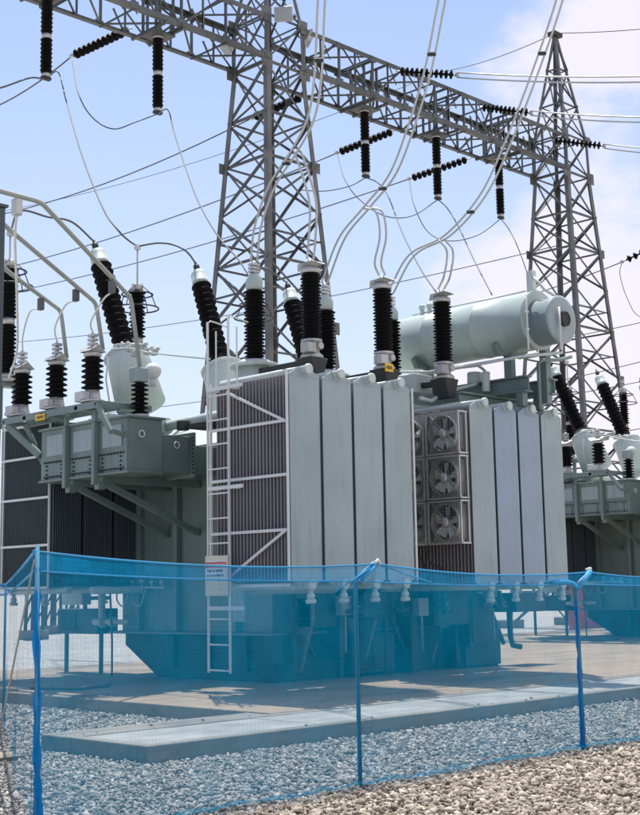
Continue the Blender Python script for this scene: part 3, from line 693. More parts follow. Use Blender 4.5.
m.tube([(cxx-.16, 10.33, zc+.10), (cxx-.16, 10.33, zc-.52)], .016, 7).tube([(cxx-.1, 10.35, zc-.40), (cxx-.1, 10.35, zc-.55), (cxx-.3, 10.9, zc-.55), (cxx-.5, 13.5, zc-.62)], .022, 8)
for z in (zc-.2, zc+.05): m.ball((cxx-.42, 10.70, z), .03, 8, 5)
m.build('breather_pipe', 'white', CV)
m = MB()
for y in (13.0, 12.85, 12.72): m.cyl((cxx, y, zc+.41), (cxx, y, zc+.54), .035, n=10).ball((cxx, y, zc+.56), .055, 10, 6)
m.tube([(cxx, 13.2, zc+.47), (cxx, 11.0, zc+.47)], .014, 6).box((cxx-.05, 10.85, zc+.43), (cxx+.05, 10.95, zc+.75)); m.tube([(cxx, 10.9, zc+.7), (cxx-.1, 10.72, zc+.55), (cxx-.1, 10.6, zc+.40), (cxx+.05, 10.5, zc+.30)], .02, 7)
m.build('vent_fitting', 'pale', CV)
m = MB()
for y in (11.35, 12.9):
    m.box((cxx-.05, y-.07, 4.42), (cxx+.05, y+.07, zc-.40)); m.prism([(cxx-.38, zc-.33), (cxx-.30, zc-.46), (cxx+.30, zc-.46), (cxx+.38, zc-.33), (cxx+.30, zc-.26), (cxx-.30, zc-.26)], 'y', y-.04, y+.04)
def ibeam(m, p, q, w, h):
    p, q = V(p), V(q); u = V((0, 0, h/2-.012)); m.bar(p+u, q+u, w, .024, up=Z); m.bar(p-u, q-u, w, .024, up=Z); m.bar(p, q, .02, h-.05, up=Z)
ibeam(m, (cxx-.02, 11.0, 4.30), (cxx-.02, 13.3, 4.30), .16, .24); ibeam(m, (cxx-.9, 11.6, 4.05), (cxx+.9, 11.6, 4.05), .16, .22)
ibeam(m, (cxx+.55, 10.95, 4.30), (cxx+.55, 13.3, 4.30), .16, .24)
m.box((cxx+.42, 11.0, 4.05), (cxx+.54, 11.12, 4.9)); m.box((cxx-.08, 13.18, 3.6), (cxx+.08, 13.34, 4.2)); m.box((cxx+.47, 13.18, 3.6), (cxx+.63, 13.34, 4.2))
m.box((cxx-.08, 11.08, 3.98), (cxx+.04, 11.2, 4.18)).box((cxx+.50, 11.2, 3.98), (cxx+.60, 11.32, 4.18))
m.build('conservator_support', 'green', T, bevel=.004)
MB().tube([(cxx+.25, 11.02, 3.96), (cxx+.25, 11.02, 4.62), (cxx+.32, 11.0, 4.68), (cxx+.7, 10.95, 4.72), (cxx+1.0, 10.95, 4.80)], .028, 9).build('relief_pipe', 'green', T)
m = MB().tube([at(420, 398, y=11.9), at(431, 401, y=11.9), at(445, 392, y=11.9), at(478, 384, y=11.9), at(485, 371, y=12), at(478, 365, y=12), at(452, 368, y=12)], .03, 8)
m.tube([at(400, 372, y=12), at(430, 372, y=12), at(545, 352, y=11.2)], .022, 8).cyl(at(475, 373, y=12), at(475, 385, y=12), .12, n=14).cyl(at(486, 372, y=11.7), at(486, 392, y=11.7), .06, n=12)
m.box(at(415, 392, y=12.2), at(432, 376, y=12.2)+V((0, .4, 0)))
m.build('relay_pipework', 'pale', T, bevel=.008)

# ladder with handrails and the warning board
lx = 10.43; ly0, ly1 = 12.03, 12.43
m = MB()
for y in (ly0, ly1):
    m.bar((lx, y, .43), (lx, y, 4.78), .021, .024)
    m.bar((lx+.14, y, 3.95), (lx+.14, y, 4.68), .015, .015)
z = .46
while z < 4.1: m.bar((lx, ly0, z), (lx, ly1, z), .018); z += .305
for z in (3.90, 2.66, 1.2): 
    for y in (ly0, ly1): m.bar((lx, y, z), (lx+.18, y, z), .05, .03)
    m.bar((lx-.005, ly0-.26, z), (lx-.005, ly1, z), .02, .045, up=Z)
LD = m.build('ladder', 'white', T)
for y in (ly0, ly1):
    m = MB(); m.tube([(lx, y, 4.76), (lx+.05, y, 4.80), (lx+.14, y, 4.79), (lx+.34, y+.01, 4.76)], .009, 7)
    m.build('handrail', 'white', LD)
sz0, sz1 = at(209, 596, x=lx-.04).z, at(209, 556, x=lx-.04).z
sg = MB().box((lx-.045, ly0-.01, sz0), (lx-.022, ly1+.01, sz1)).build('warning_board', 'cream', LD, bevel=.004)
h_ = sz1-sz0
m = MB().box((lx-.049, ly0+.01, sz0+h_*.44), (lx-.0455, ly1-.01, sz0+h_*.90)).build('notice_sheet', 'white', sg)
# writing on the board: a red headline over two rows of small black characters
m = MB(); k = ly1-.03
while k > ly0+.05:
    wd = random.uniform(.02, .034); b0 = sz0+h_*.70; m.box((lx-.0525, k-wd, b0), (lx-.0495, k, b0+h_*.035)); m.box((lx-.0525, k-.010, b0+h_*.03), (lx-.0495, k, b0+h_*.13)); m.box((lx-.0525, k-wd, b0+h_*.10), (lx-.0495, k-.006, b0+h_*.14))
    k -= wd+.008
for sgn in (ly0+.012, ly1-.035): m.box((lx-.0525, sgn, sz0+h_*.70), (lx-.0495, sgn+.022, sz0+h_*.84))
m.build('headline', 'red', sg)
m = MB()
for row in (.47, .585):
    k = ly1-.035
    while k > ly0+.06:
        wd = random.uniform(.010, .022); b0 = sz0+h_*row; m.box((lx-.0525, k-wd, b0), (lx-.0495, k-wd*.6, b0+h_*.06)); m.box((lx-.0525, k-wd, b0+h_*random.choice([0, .03, .05])), (lx-.0495, k, b0+h_*.062))
        k -= wd+random.choice([.006, .006, .02])
m.build('small_print', 'ink', sg)
MB().box((lx+.6, 12.45, 1.02), (lx+.63, 12.68, 1.42)).build('junction_plate', 'panel', T, bevel=.004)

# lower fittings: cabinet, plate box, drain pipes, conduit
m = MB().box((12.05, 17.05, .78), (12.45, 18.15, 1.17)); CB = m.build('control_cabinet', 'slate', T, bevel=.01)
m = MB()
for k in range(9): m.box((12.03, 17.62+.05*k, .84), (12.048, 17.65+.05*k, 1.12))
m.build('louvre', 'galv', CB)
MB().bar((12.2, 18.1, PADZ), (12.2, 18.1, .80), .05).bar((12.2, 17.15, PADZ), (12.2, 17.15, .80), .05).build('cabinet_leg', 'galv', CB)
q = [at(62, 605, x=11.8), at(82, 583, x=11.8)]
JB = MB().box((11.8, q[1].y, q[0].z), (11.98, q[0].y, q[1].z)).build('junction_box', 'pale', T, bevel=.008)
MB().bar((11.95, q[1].y+.1, q[0].z+.1), (12.2, q[1].y-.2, q[0].z+.1), .06).bar((12.1, q[0].y-.2, q[0].z+.05), (12.1, q[0].y-.2, 1.17), .05).build('box_arm', 'galv', JB)
m = MB().cyl(at(100, 490, x=11.9), at(102, 622, x=11.9), .055, n=12).lathe(at(102, 622, x=11.9), (0, 1, 0), [(.09, -.05), (.09, .0), (.05, .01), (.05, .2)], 14).tube([at(98, 622, x=11.9), at(128, 622, x=11.9)], .04, 10).lathe(at(113, 622, x=11.9), (0, 1, 0), [(.075, -.03), (.075, .03)], 12)
m.build('drain_pipe', 'pale', T)
MB().tube([at(111, 560, x=11.8), at(110, 588, x=11.8), at(112, 640, x=11.8), at(112, 679, x=11.8)] + [at(108, 686, z=PADZ+.02), at(80, 689, z=PADZ+.02), at(30, 688, z=PADZ+.02)], .016, 7).build('cable_conduit', 'galv', T)
m = MB()
for k in range(9): p = at(82+k*10, 584+random.uniform(-3, 2), x=12.05); m.ball(p, .045, 8, 5); m.cyl(p, p-V((0, 0, random.uniform(.05, .22))), .018, n=7)
m.tube([at(82, 585, x=12.05), at(165, 588, x=12.05)], .02, 7)
for (a, b) in ((118, 130), (134, 146)): m.tube([at(a, 588, x=12.05), at(a-1, 600, x=12.0), at((a+b)/2, 606, x=12.0), at(b, 588, x=12.05)], .012, 6, curve=5)
m.build('valve_row', 'galvbright', T)
MB().box((X0-.03, 13.0, .42), (X0+.02, 13.25, .80)).box((13.1, Y0-.4, .45), (13.2, Y0-.001, 1.25)).box((14.6, Y0-.4, .20), (14.75, Y0-.001, 1.2)).box((15.95, Y0-.32, .2), (16.83, Y0-.26, .78)).box((13.4, 12.6, 1.0), (13.9, Y0-.001, 1.35)).build('jacking_lug', 'base', T, bevel=.01)
for xa, xb, za, zb, yb_ in ((12.5, 13.0, .9, 1.30, 12.75), (14.9, 15.7, .85, 1.36, 12.6), (15.9, 16.5, .5, 1.30, 12.75), (13.5, 14.4, .22, .78, 12.95)):  # dark undercarriage boxes, added to deepen the shade in front of the tank
    MB().box((xa, yb_, za), (xb, Y0-.17, zb)).box((xa+.05, yb_-.02, za+.05), (xb-.05, yb_-.001, zb-.05)).build('shade_box', 'base', T, bevel=.012)
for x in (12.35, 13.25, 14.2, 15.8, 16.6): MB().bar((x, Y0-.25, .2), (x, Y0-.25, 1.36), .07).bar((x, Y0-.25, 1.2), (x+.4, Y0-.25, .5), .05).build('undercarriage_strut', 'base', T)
for x in (12.5, 13.75, 15.25): MB().prism([(12.72, 1.38), (13.1, 1.38), (13.1, .30), (12.98, .30), (12.72, 1.0)], 'x', x, x+.05).build('gusset_bracket', 'green', T, bevel=.006)
for x, z in ((12.9, 1.05), (14.5, 1.0), (16.2, 1.1)): MB().box((x, 12.55, z), (x+.22, 12.68, z+.26)).cyl((x+.11, 12.60, z), (x+.11, 12.60, z-.5), .018, n=8).build('terminal_box', 'panel', T, bevel=.008)
for x in (13.1, 14.05, 15.0, 16.35): MB().cyl((x, 12.5, 1.34), (x, 12.5, 1.02), .035, n=10).lathe((x, 12.5, 1.2), Z, [(.07, 0), (.07, .03)], 12).cyl((x-.14, 12.5, 1.1), (x+.14, 12.5, 1.1), .03, n=10).ring((x, 12.4, 1.1), (0, 1, 0), .07, .010, 16, 5).build('hand_valve', 'base', T)
MB().tube([(12.3, 12.9, 1.42), (13.4, 12.9, 1.38), (15, 12.9, 1.40), (16.8, 12.9, 1.36)], .035, 8).tube([(13.8, 12.85, 1.4), (13.8, 12.85, .9), (13.9, 12.9, .2)], .02, 7).tube([(15.3, 12.8, 1.4), (15.25, 12.8, .8), (15.3, 12.9, .2)], .02, 7).build('cable_run', 'dark', T)
MB().tube([(17.1, 12.9, 1.2), (17.12, 12.9, .6), (17.17, 12.9, .47), (17.32, 12.85, .44)], .045, 10).box((16.9, 12.6, 1.0), (17.7, 13.1, 1.3)).build('drain_outlet', 'dark', T)

# the second transformer stands further along the row
T2 = copy_tree(T); T2.location = TX+V((15.4, 1.9, 0))
tag(T2, 'partly hidden grey green transformer at the right edge, behind the radiators of the nearer one', 'transformer', 'power transformers in the switchyard')

# ------------------------------------------------------------------ steel gantry
G = thing('lattice_gantry', V((23.9, 25.75, 0)), 'tall grey lattice steel gantry of two towers joined by a long lattice beam', 'gantry')
def tower(xc, yc):
    levels = [0, 2.4, 4.6, 6.6, 8.5, 10.2, 11.7, 13.1, 14.4, 15.9, 17.3, 18.6, 20.0, 21.4]
    def half(z):
        if z <= 16: return (1.44+(16-z)*.138)/2
        if z <= 17.3: return .70
        return max(.06, .70 - (z-17.3)*(.64/4.1))
    Tw = sub('tower', G); legs = MB(); br = MB()
    def cor(z, k):
        h = half(z); sx, sy = ((-1, -1), (1, -1), (1, 1), (-1, 1))[k]; return V((xc+sx*h, yc+sy*h, z))
    for k in range(4):
        sx, sy = ((-1, -1), (1, -1), (1, 1), (-1, 1))[k]
        for a, b in zip(levels, levels[1:]):
            legs.angle(cor(a, k), cor(b, k), (.155 if b < 16 else .10), .018, a=(-sx, 0, 0), b=(0, -sy, 0))
    for i, (a, b) in enumerate(zip(levels, levels[1:])):
        for k in range(4):
            k2 = (k+1) % 4; o = (V((xc, yc, 0))-((cor(a, k)+cor(a, k2))/2)); o.z = 0; o.normalize()
            w_ = .066 if b < 16 else .05
            p, q, r, t = cor(a, k)+o*.02, cor(b, k2)+o*.02, cor(a, k2)+o*.035, cor(b, k)+o*.035
            br.angle(p, q, w_, .01, a=o); br.angle(r, t, w_, .01, a=o)
            if i % 2 == 0 or a > 12: br.angle(cor(b, k)+o*.05, cor(b, k2)+o*.05, w_, .01, a=o)
            if b < 13:   # redundant members
                mA = (cor(a, k)+cor(b, k))/2+o*.05; mB = (cor(a, k2)+cor(b, k2))/2+o*.05; c = (p+q+r+t)/4
                br.angle(mA, c, .05, .008, a=o); br.angle(mB, c, .05, .008, a=o)
    br.build('lattice', 'galv', Tw)
    m = MB().box((xc-.25, yc-.16, 21.35), (xc+.25, yc+.16, 21.5)); m.build('peak_cap', 'dark', Tw)
    pl = legs
    for z, ww in ((8.5, .34), (13.1, .3), (15.9, .4), (17.3, .36)):
        for k in range(4): c = cor(z, k); pl.box(c-V((ww/2, .012, ww/2)), c+V((ww/2, .012, ww/2)))
    pl.build('legs', 'rust', Tw)
    f = MB()
    for k in range(4): c = cor(0, k); f.box((c.x-.4, c.y-.4, -.1), (c.x+.4, c.y+.4, .28))
    f.build('footing', 'kerb', Tw, bevel=.02)
tower(23.9, 25.75); tower(38.3, 25.75)
bz0_, bz1_ = 15.95, 17.25; bya, byb = 25.0, 26.5
def beam(xa, xb):
    Bm = sub('beam', G); ch = MB(); br = MB()
    for y, sy in ((bya, 1), (byb, -1)):
        for z, sz in ((bz0_, 1), (bz1_, -1)): ch.angle((xa, y, z), (xb, y, z), .14, .018, a=(0, sy, 0), b=(0, 0, sz))
    n = round((xb-xa)/1.45); st = (xb-xa)/n
    for i in range(n+1):
        x = xa+st*i
        for y in (bya+.025, byb-.025): br.angle((x, y, bz0_), (x, y, bz1_), .06, .01, a=(1, 0, 0))
        for z in (bz0_+.03, bz1_-.03): br.angle((x, bya, z), (x, byb, z), .06, .01, a=(1, 0, 0))
        if i < n:
            xe = x+st; z0, z1 = (bz0_, bz1_) if i % 2 == 0 else (bz1_, bz0_)
            for y in (bya+.045, byb-.045): br.angle((x, y, z0), (xe, y, z1), .062, .01, a=(0, 0, 1))
            ya, yb = (bya, byb) if i % 2 == 0 else (byb, bya)
            for z in (bz0_+.05, bz1_-.05): br.angle((x, ya, z), (xe, yb, z), .058, .01, a=(0, 0, 1))
            if i % 2 == 0: br.angle((x+st/2, bya+.06, bz0_), (x+st/2, bya+.06, (bz0_+bz1_)/2), .05, .008); br.angle((x, bya, bz0_), (x, byb, bz1_), .06, .008)
    for i in range(n+1):
        x = xa+st*i
        for y, sg in ((bya-.004, -1), (byb+.004, 1)):
            for z, up in ((bz0_, 1), (bz1_, -1)): ch.box((x-.13, y, z+.01*up), (x+.13, y+.008*sg, z+.20*up))
        if i < n:
            for y in (bya+.062, byb-.062): br.angle((x+st/2, y, bz0_), (x+st/2, y, bz1_), .045, .008, a=(1, 0, 0)); br.angle((x+st/2, y, bz0_), (x+st/4, y, bz0_+.62), .04, .008); br.angle((x+st/2, y, bz1_), (x+st*.75, y, bz0_+.68), .04, .008)
    ch.build('chord', 'galv', Bm); br.build('lattice', 'galv', Bm); return Bm
beam(11.0, 23.2); beam(24.6, 37.6)
# hanger frames under and inside the beam
HX = [16.55, 19.95, 27.87, 31.25, 34.55]
for x in HX:
    m = MB()
    for dx in (-.28, .28):
        for dy in (-.28, .28): m.angle((x+dx, 25.75+dy, bz0_-.06), (x+dx, 25.75+dy, bz1_-.1), .06, .008)
        m.bar((x+dx, bya, bz0_-.03), (x+dx, byb, bz0_-.03), .07, .07, up=Z); m.bar((x+dx, bya, bz1_-.09), (x+dx, byb, bz1_-.09), .06, .06, up=Z)
    m.box((x-.35, 25.45, bz0_-.12), (x+.35, 26.05, bz0_-.065))
    m.build('hanger_frame', 'galv', G)

# hanging post insulators
HI = []
def hanging(x, label):
    H = thing('hanging_insulator', V((x, 25.75, bz0_-.12)), label, 'insulator', 'insulators hanging under the beam')
    zt = bz0_-.12; zb = 13.78; zm = (zt+zb)/2
    MB().lathe((x, 25.75, zt-.06), -Z, shed_profile(zt-zm-.12, .09, .15, .055, .13), 14).lathe((x, 25.75, zm-.06), -Z, shed_profile(zm-zb-.14, .09, .15, .055, .13), 14).build('insulator', 'blackins', H)
    for za, zb_, r_ in ((zt-.06, zt, .14), (zm-.06, zm+.06, .12), (zb, zb+.08, .11)): MB().cyl((x, 25.75, za), (x, 25.75, zb_), r_, n=14).build('fitting', 'galvbright', H)
    MB().box((x-.12, 25.69, zb-.07), (x+.12, 25.81, zb-.001)).build('clamp', 'dark', H)
    return V((x, 25.75, zb-.07))
HL = ['black post insulator hanging nearest the top left corner, cut by the frame',
      'black post insulator hanging left of the first tower, above the looping jumper',
      'black post insulator hanging just right of the first tower',
      'middle one of the three black post insulators hanging between the two towers',
      'black post insulator hanging nearest the second tower']
HI = [hanging(x, l) for x, l in zip(HX, HL)]

# strain strings and the line wires they hold
def wire(pts, r, mat, name, label, group, cat='wire', curve=0, n=6):
    return tag(MB().tube(pts, r, n, curve).build(name, mat), label, cat, group)
def sagline(a, b, sag, n=14):
    a, b = V(a), V(b); return [a.lerp(b, k/n) - Z*(sag*4*(k/n)*(1-k/n)) for k in range(n+1)]
def strain(pa, pb, label, group='disc insulator strings on the gantry'):
    """string from the beam at pa to the wire at pb"""
    pa, pb = V(pa), V(pb); d = (pb-pa); S_ = thing('insulator_string', pa, label, 'insulator', group)
    disc_string(pa+d*.07, pa+d*.95).build('disc_stack', 'blackins', S_)
    MB().tube([pa, pa+d*.09], .02, 6).build('fitting', 'galvbright', S_)
    MB().tube([pa+d*.93, pb], .025, 6).box(pb-V((.05, .05, .05)), pb+V((.05, .05, .05))).build('fitting', 'galvbright', S_)
    return pb
back = []
for (pa, pb, lab) in (((132, 28), (72, 56), 'disc string on the far side of the beam, at top left'),
                      ((304, 96), (252, 118), 'disc string seen through the first tower lattice'),
                      ((396, 130), (337, 153), 'disc string behind the post insulator next to the first tower'),
                      ((471, 158), (409, 179), 'disc string behind the middle post insulator, on the far side')):
    a = at(*pa, y=26.55); b = at(*pb, x=a.x); back.append(strain(a, b, lab))
ends = [(-70, 122), (-40, 222), (-60, 282), (-60, 305)]
wl = ['line wire leaving the frame at top left', 'highest full line wire crossing the sky left of the first tower', 'second line wire down, crossing the sky left of the first tower', 'third line wire down, passing behind the leaning bushings']
for b, e, l in zip(back, ends, wl):
    q = at(e[0], e[1], x=b.x+.6); wire(sagline(b, q, .5), .022, 'cable', 'line_wire', l, 'line wires behind the gantry')
front = []
for (pa, pb, lab) in (((396, 71), (457, 75), 'topmost disc string on the near side of the beam, holding paired wires'),
                      ((479, 107), (531, 113), 'disc string on the near side of the beam, middle of three'),
                      ((551, 140), (604, 146), 'disc string in front of the second tower')):
    a = at(*pa, y=24.95); b = at(*pb, d=(a-CAM).dot(F0)-.7); front.append(strain(a, b, lab))
for b, e, l in zip(front, ((760, 74, 30), (760, 117, 33), (760, 150, 36)), ('pair of line wires running right from the topmost disc string', 'pair of line wires running right below the topmost pair', 'pair of line wires running right from in front of the second tower')):
    q = at(e[0], e[1], d=e[2]); m = MB()
    for o in (-.08, .08): m.tube(sagline(b+Z*o, q+Z*o, .15), .024, 6)
    tag(m.build('line_wire_pair', 'alu'), l, 'wire', 'line wires to the right of the gantry')
# lower, farther lines crossing behind the transformers
far = [((640, 302), (420, 345), 60, 75), ((700, 352), (150, 376), 60, 95), ((470, 288), (-20, 410), 62, 90), ((560, 281), (400, 318), 60, 72), ((720, 375), (340, 396), 60, 80)]
far = [((690, 312), (-30, 425), 58, 92), ((690, 372), (-30, 470), 58, 92), ((700, 418), (-30, 505), 58, 92), ((560, 245), (-30, 345), 55, 90), ((700, 345), (330, 402), 58, 76)]
fl = ['thin distant wire rising from left to right, crossing behind the conservator top', 'thin distant wire just above the radiators', 'lowest thin distant wire behind the radiators', 'faint thin wire high behind the first tower', 'thin distant wire crossing right of the second tower']
for (a, b, da, db), l in zip(far, fl):
    wire(sagline(at(*a, d=da), at(*b, d=db), .8), .022, 'cable', 'distant_wire', l, 'distant thin wires')
a = at(700, 226, d=46); b = at(622, 262, d=48); strain(a, b, 'disc string cut by the right edge of the frame', 'disc insulator strings on the gantry')
wire(sagline(b, at(400, 322, d=66), .4), .022, 'cable', 'line_wire', 'line wire from the disc string at the right edge', 'line wires behind the gantry')
wire([b, at(620, 275, d=48), at(628, 300, d=48), at(642, 318, d=48), at(690, 330, d=48)], .02, 'alu', 'jumper_wire', 'thin jumper wire drooping at the right edge of the frame', 'jumper wires from the gantry', curve=6)
# earth wires at the peak of the second tower
pk = V((38.3, 25.75, 21.5))
wire(sagline(pk, at(700, 22, d=44), .1), .016, 'cable', 'earth_wire', 'thin earth wire running right from the second tower peak', 'earth wires')
wire(sagline(pk, at(440, 72, d=56), .2)+sagline(at(440, 72, d=56), at(-20, 215, d=80), .8), .016, 'cable', 'earth_wire', 'thin earth wire running left from the second tower peak', 'earth wires')

# jumper wires from the strings and posts down to the transformer
def P(*l): return [at(*p[:2], d=p[2]) if len(p) == 3 else p[0] for p in l]
JG = 'jumper wires from the gantry'
def jump(pts, label, r=.017, mat='cable', curve=6): return wire(pts, r, mat, 'jumper_wire', label, JG, curve=curve)
d1 = (HI[1]-CAM).dot(F0); d0 = (HI[0]-CAM).dot(F0)
jump([back[0]] + P((78, 92, 31), (92, 117, 31), (113, 129, 31), (136, 122, 31)) + [HI[1]], 'jumper looping below the disc string at top left')
jump([HI[1]] + P((168, 110, 30.5), (175, 135, 29.5), (196, 196, 26.5), (218, 236, 24.8), (238, 259, 23.8)) + [AR[2]], 'jumper falling from the second post insulator to the bushing behind the ladder')
jump([HI[0]] + P((58, 72, 30), (66, 100, 28), (82, 155, 25), (103, 208, 22), (118, 230, 21.2), (128, 240, 21.4)) + [AR[1]], 'jumper falling from the first post insulator to the ringed arrester')
jump([HI[0]] + P((30, 78, 29), (0, 88, 28.5), (-40, 96, 28)), 'jumper leaving the frame from the first post insulator', .022)
jump([AR[1]] + P((158, 243, 21.4), (174, 245, 21.4), (187, 252, 21.3)) + [HV[1]], 'short jumper from the ringed arrester to the middle leaning bushing')
jump([AR[2]] + P((262, 268, 22.4), (276, 275, 22.4)) + [HV[2]], 'short jumper to the leaning bushing beside the first tower')
jump([HV[0]] + P((72, 222, 19.5), (48, 217, 19), (20, 211, 18.5)) + [AR[0]], 'short jumper from the leftmost leaning bushing to the arrester by the post')
jump([HI[2]] + P((350, 186, 37.6), (325, 191, 37.5), (300, 190, 37.5)), 'jumper running left from the post insulator next to the first tower')
jump([HI[2]] + P((378, 183, 37.5), (388, 196, 37), (402, 232, 34), (420, 268, 31), (436, 292, 29)), 'jumper falling from the post insulator next to the first tower')
jump([back[2]] + P((345, 180, 40), (360, 200, 39.5), (385, 216, 39), (412, 216, 39.5)) + [HI[3]], 'jumper looping up to the middle post insulator')
jump([HI[3]] + P((447, 208, 40), (458, 226, 39), (475, 262, 36), (492, 295, 33)), 'jumper falling from the middle post insulator')
jump([back[3]] + P((414, 205, 43), (428, 232, 42.5), (450, 241, 42), (478, 235, 42.5)) + [HI[4]], 'jumper looping up to the post insulator nearest the second tower')
jump([HI[4]] + P((508, 228, 43.6), (516, 243, 43), (526, 270, 42), (534, 300, 41)), 'jumper falling from the post insulator nearest the second tower')

# paired aluminium conductors coming over the camera down to the upright bushings
def twin(pts, label, group, spacers=True, name='paired_conductor'):
    Tn = thing(name, pts[0], label, 'conductor', group); sp = spline([V(p) for p in pts], 8)
    o = V((s_, -s_, 0))*.044
    for sg in (-1, 1): MB().tube([p+o*sg for p in sp], .0155, 8).build('cable', 'alu', Tn)
    if spacers:
        for i in range(14, len(sp)-10, 21): p = sp[i]; MB().bar(p-o*1.3, p+o*1.3, .045, .05).build('spacer', 'dark', Tn, bevel=.008)
    return sp
TG = 'paired conductors coming down to the upright bushings'; TJ = 'short paired leads to the front arresters'
c1 = twin(P((325, -60, 14.5), (321, 10, 15), (318, 75, 15.4), (311, 118, 15.8), (295, 150, 16.2), (272, 186, 16.8), (258, 226, 17.2)) + [MV[0]], 'pale paired conductor in front of the first tower', TG)
c2 = twin(P((455, -60, 15), (441, 5, 15.5), (428, 70, 16), (410, 130, 16.5), (392, 175, 17), (366, 208, 17.5), (342, 238, 18)) + [MV[1]], 'pale paired conductor left of the middle, crossing the beam', TG)
c3 = twin(P((575, -60, 16), (558, 5, 16.5), (536, 70, 17), (509, 140, 17.5), (483, 195, 18), (448, 235, 18.4), (412, 255, 18.8)) + [MV[2]], 'rightmost pale paired conductor, sweeping across the second tower peak', TG)
twin(P((297, 150, 16.2), (306, 176, 16.2), (313, 205, 16.3), (312, 240, 16.4)) + [FA[0]], 'short paired lead down to the front arrester beside the first tower', TJ, False, 'paired_lead')
twin(P((366, 208, 17.5), (379, 212, 17.4), (383, 236, 17.4), (378, 262, 17.4)) + [FA[1]], 'short paired lead down to the middle front arrester', TJ, False, 'paired_lead')
twin(P((442, 240, 18.4), (450, 252, 18.3), (447, 276, 18.2)) + [FA[2]], 'short paired lead down to the front arrester before the conservator', TJ, False, 'paired_lead')

# bus tubes at the left with flexible leads to the short bushings
BG = 'grey bus tubes at the left'
def bus(pts, clampi, lead, label, bend=0):
    B = thing('bus_tube', pts[-1], label, 'bus tube', BG); MB().tube(pts, .030, 10).build('tube', 'tube', B)
    c = V(clampi); MB().box(c-V((.035, .045, .12)), c+V((.035, .045, .05))).build('clamp', 'galv', B, bevel=.01)
    MB().tube([c-Z*.1]+lead, .013, 7, curve=6).build('flexible_lead', 'white', B)
def smooth_bend(pts, k=.10):
    out = [pts[0]]
    for a, b, c in zip(pts, pts[1:], pts[2:]):
        p, q = b+(a-b).normalized()*k, b+(c-b).normalized()*k
        out += [p, b*.5+(p+q)*.25, q]
    return out+[pts[-1]]
ct = V((10.72, 14.22, bz1+.72))
ptsA = [at(-80, 168, d=13.2), at(0, 191, d=14.2), at(41, 202, d=14.8), at(131, 298, d=17.55), ct]
bus(smooth_bend(ptsA), at(112, 281, d=16.9)-Z*.05, P((103, 300, 17.1), (91, 322, 17.4))+[SB[2]], 'topmost grey bus tube, sloping down to the corner insulator')
ptsB = [at(-60, 166, d=13.6), at(10, 230, d=14.9), at(96, 303, d=17.55), SB[2]+V((.10, -.10, -.24))]
bus(smooth_bend(ptsB), at(76, 289, d=17.0)-Z*.05, P((65, 306, 17.6), (55, 328, 18.1))+[SB[1]], 'middle grey bus tube, sloping down to the nearest short bushing')
ptsC = [at(-60, 214, d=14.5), at(10, 273, d=16.2), at(61, 311, d=18.2), SB[1]+V((.10, -.10, -.24))]
bus(smooth_bend(ptsC), at(41, 298, d=17.4)-Z*.05, P((30, 312, 17.9), (23, 335, 18.5))+[SB[0]], 'lowest grey bus tube, ending at the middle short bushing')
# thin lead dropping beside the column
LK = thing('drop_lead', at(17, 195, d=14.5), 'thin pale lead hanging straight down from the topmost bus tube', 'lead')
MB().box(at(17, 207, d=14.5)-V((.05, .05, .10)), at(17, 207, d=14.5)+V((.05, .05, .10))).build('clamp', 'galvbright', LK, bevel=.01)
MB().tube(P((17, 212, 14.5), (15, 240, 15), (17, 300, 16), (17, 350, 17.5), (9, 378, 18.6)), .016, 7, curve=6).build('cable', 'white', LK)

# slate steel column at the left edge
q = at(8, 205, d=11.4)
Cc = thing('steel_column', V((q.x-.25, q.y+.1, 0)), 'slate grey steel column at the left edge of the frame', 'column')
MB().box((q.x-.36, q.y+.0, GZ), (q.x-.02, q.y+.34, q.z-.03)).build('shaft', 'slate', Cc, bevel=.012, seg=2)
MB().box((q.x-.38, q.y-.02, q.z-.03), (q.x, q.y+.36, q.z)).build('cap_plate', 'slate', Cc, bevel=.006)
MB().box((q.x-.55, q.y-.2, -.05), (q.x+.15, q.y+.5, GZ+.04)).build('base_plate', 'kerb', Cc)

# floodlights on the first tower
def flood(p, d, label):
    p, d = V(p), V(d).normalized(); u, v = frame_of(d); F_ = thing('floodlight', p, label, 'floodlight', 'floodlights on the first tower')
    def quad(m, a, b, w0, w1, h0, h1):
        vs = [p+d*a+u*sx*w0+v*sy*h0 for sx, sy in ((-1, -1), (1, -1), (1, 1), (-1, 1))]+[p+d*b+u*sx*w1+v*sy*h1 for sx, sy in ((-1, -1), (1, -1), (1, 1), (-1, 1))]
        m.add(vs, [(3, 2, 1, 0), (4, 5, 6, 7), (0, 1, 5, 4), (1, 2, 6, 5), (2, 3, 7, 6), (3, 0, 4, 7)])
    m = MB(); quad(m, -.12, .10, .12, .27, .10, .22); m.build('housing', 'galvbright', F_, bevel=.01)
    g = MB(); quad(g, .101, .112, .235, .235, .19, .19); g.build('lens', 'glass', F_)
    MB().bar(p-u*.29-d*.02, p-u*.29-d*.3, .03).bar(p+u*.29-d*.02, p+u*.29-d*.3, .03).bar(p-u*.3-d*.3, p+u*.3-d*.3, .04).build('yoke', 'galv', F_)
pf = at(284, 15, y=24.8)
flood(pf, (-.8, -.6, -.2), 'square floodlight high on the near leg of the first tower')
flood(at(228, 47, y=26.5), (-.7, .3, -.6), 'floodlight on the left side of the first tower')
flood(at(307, 37, y=25.2), (.6, -.7, -.5), 'floodlight on the right side of the first tower')
MB_ = MB()

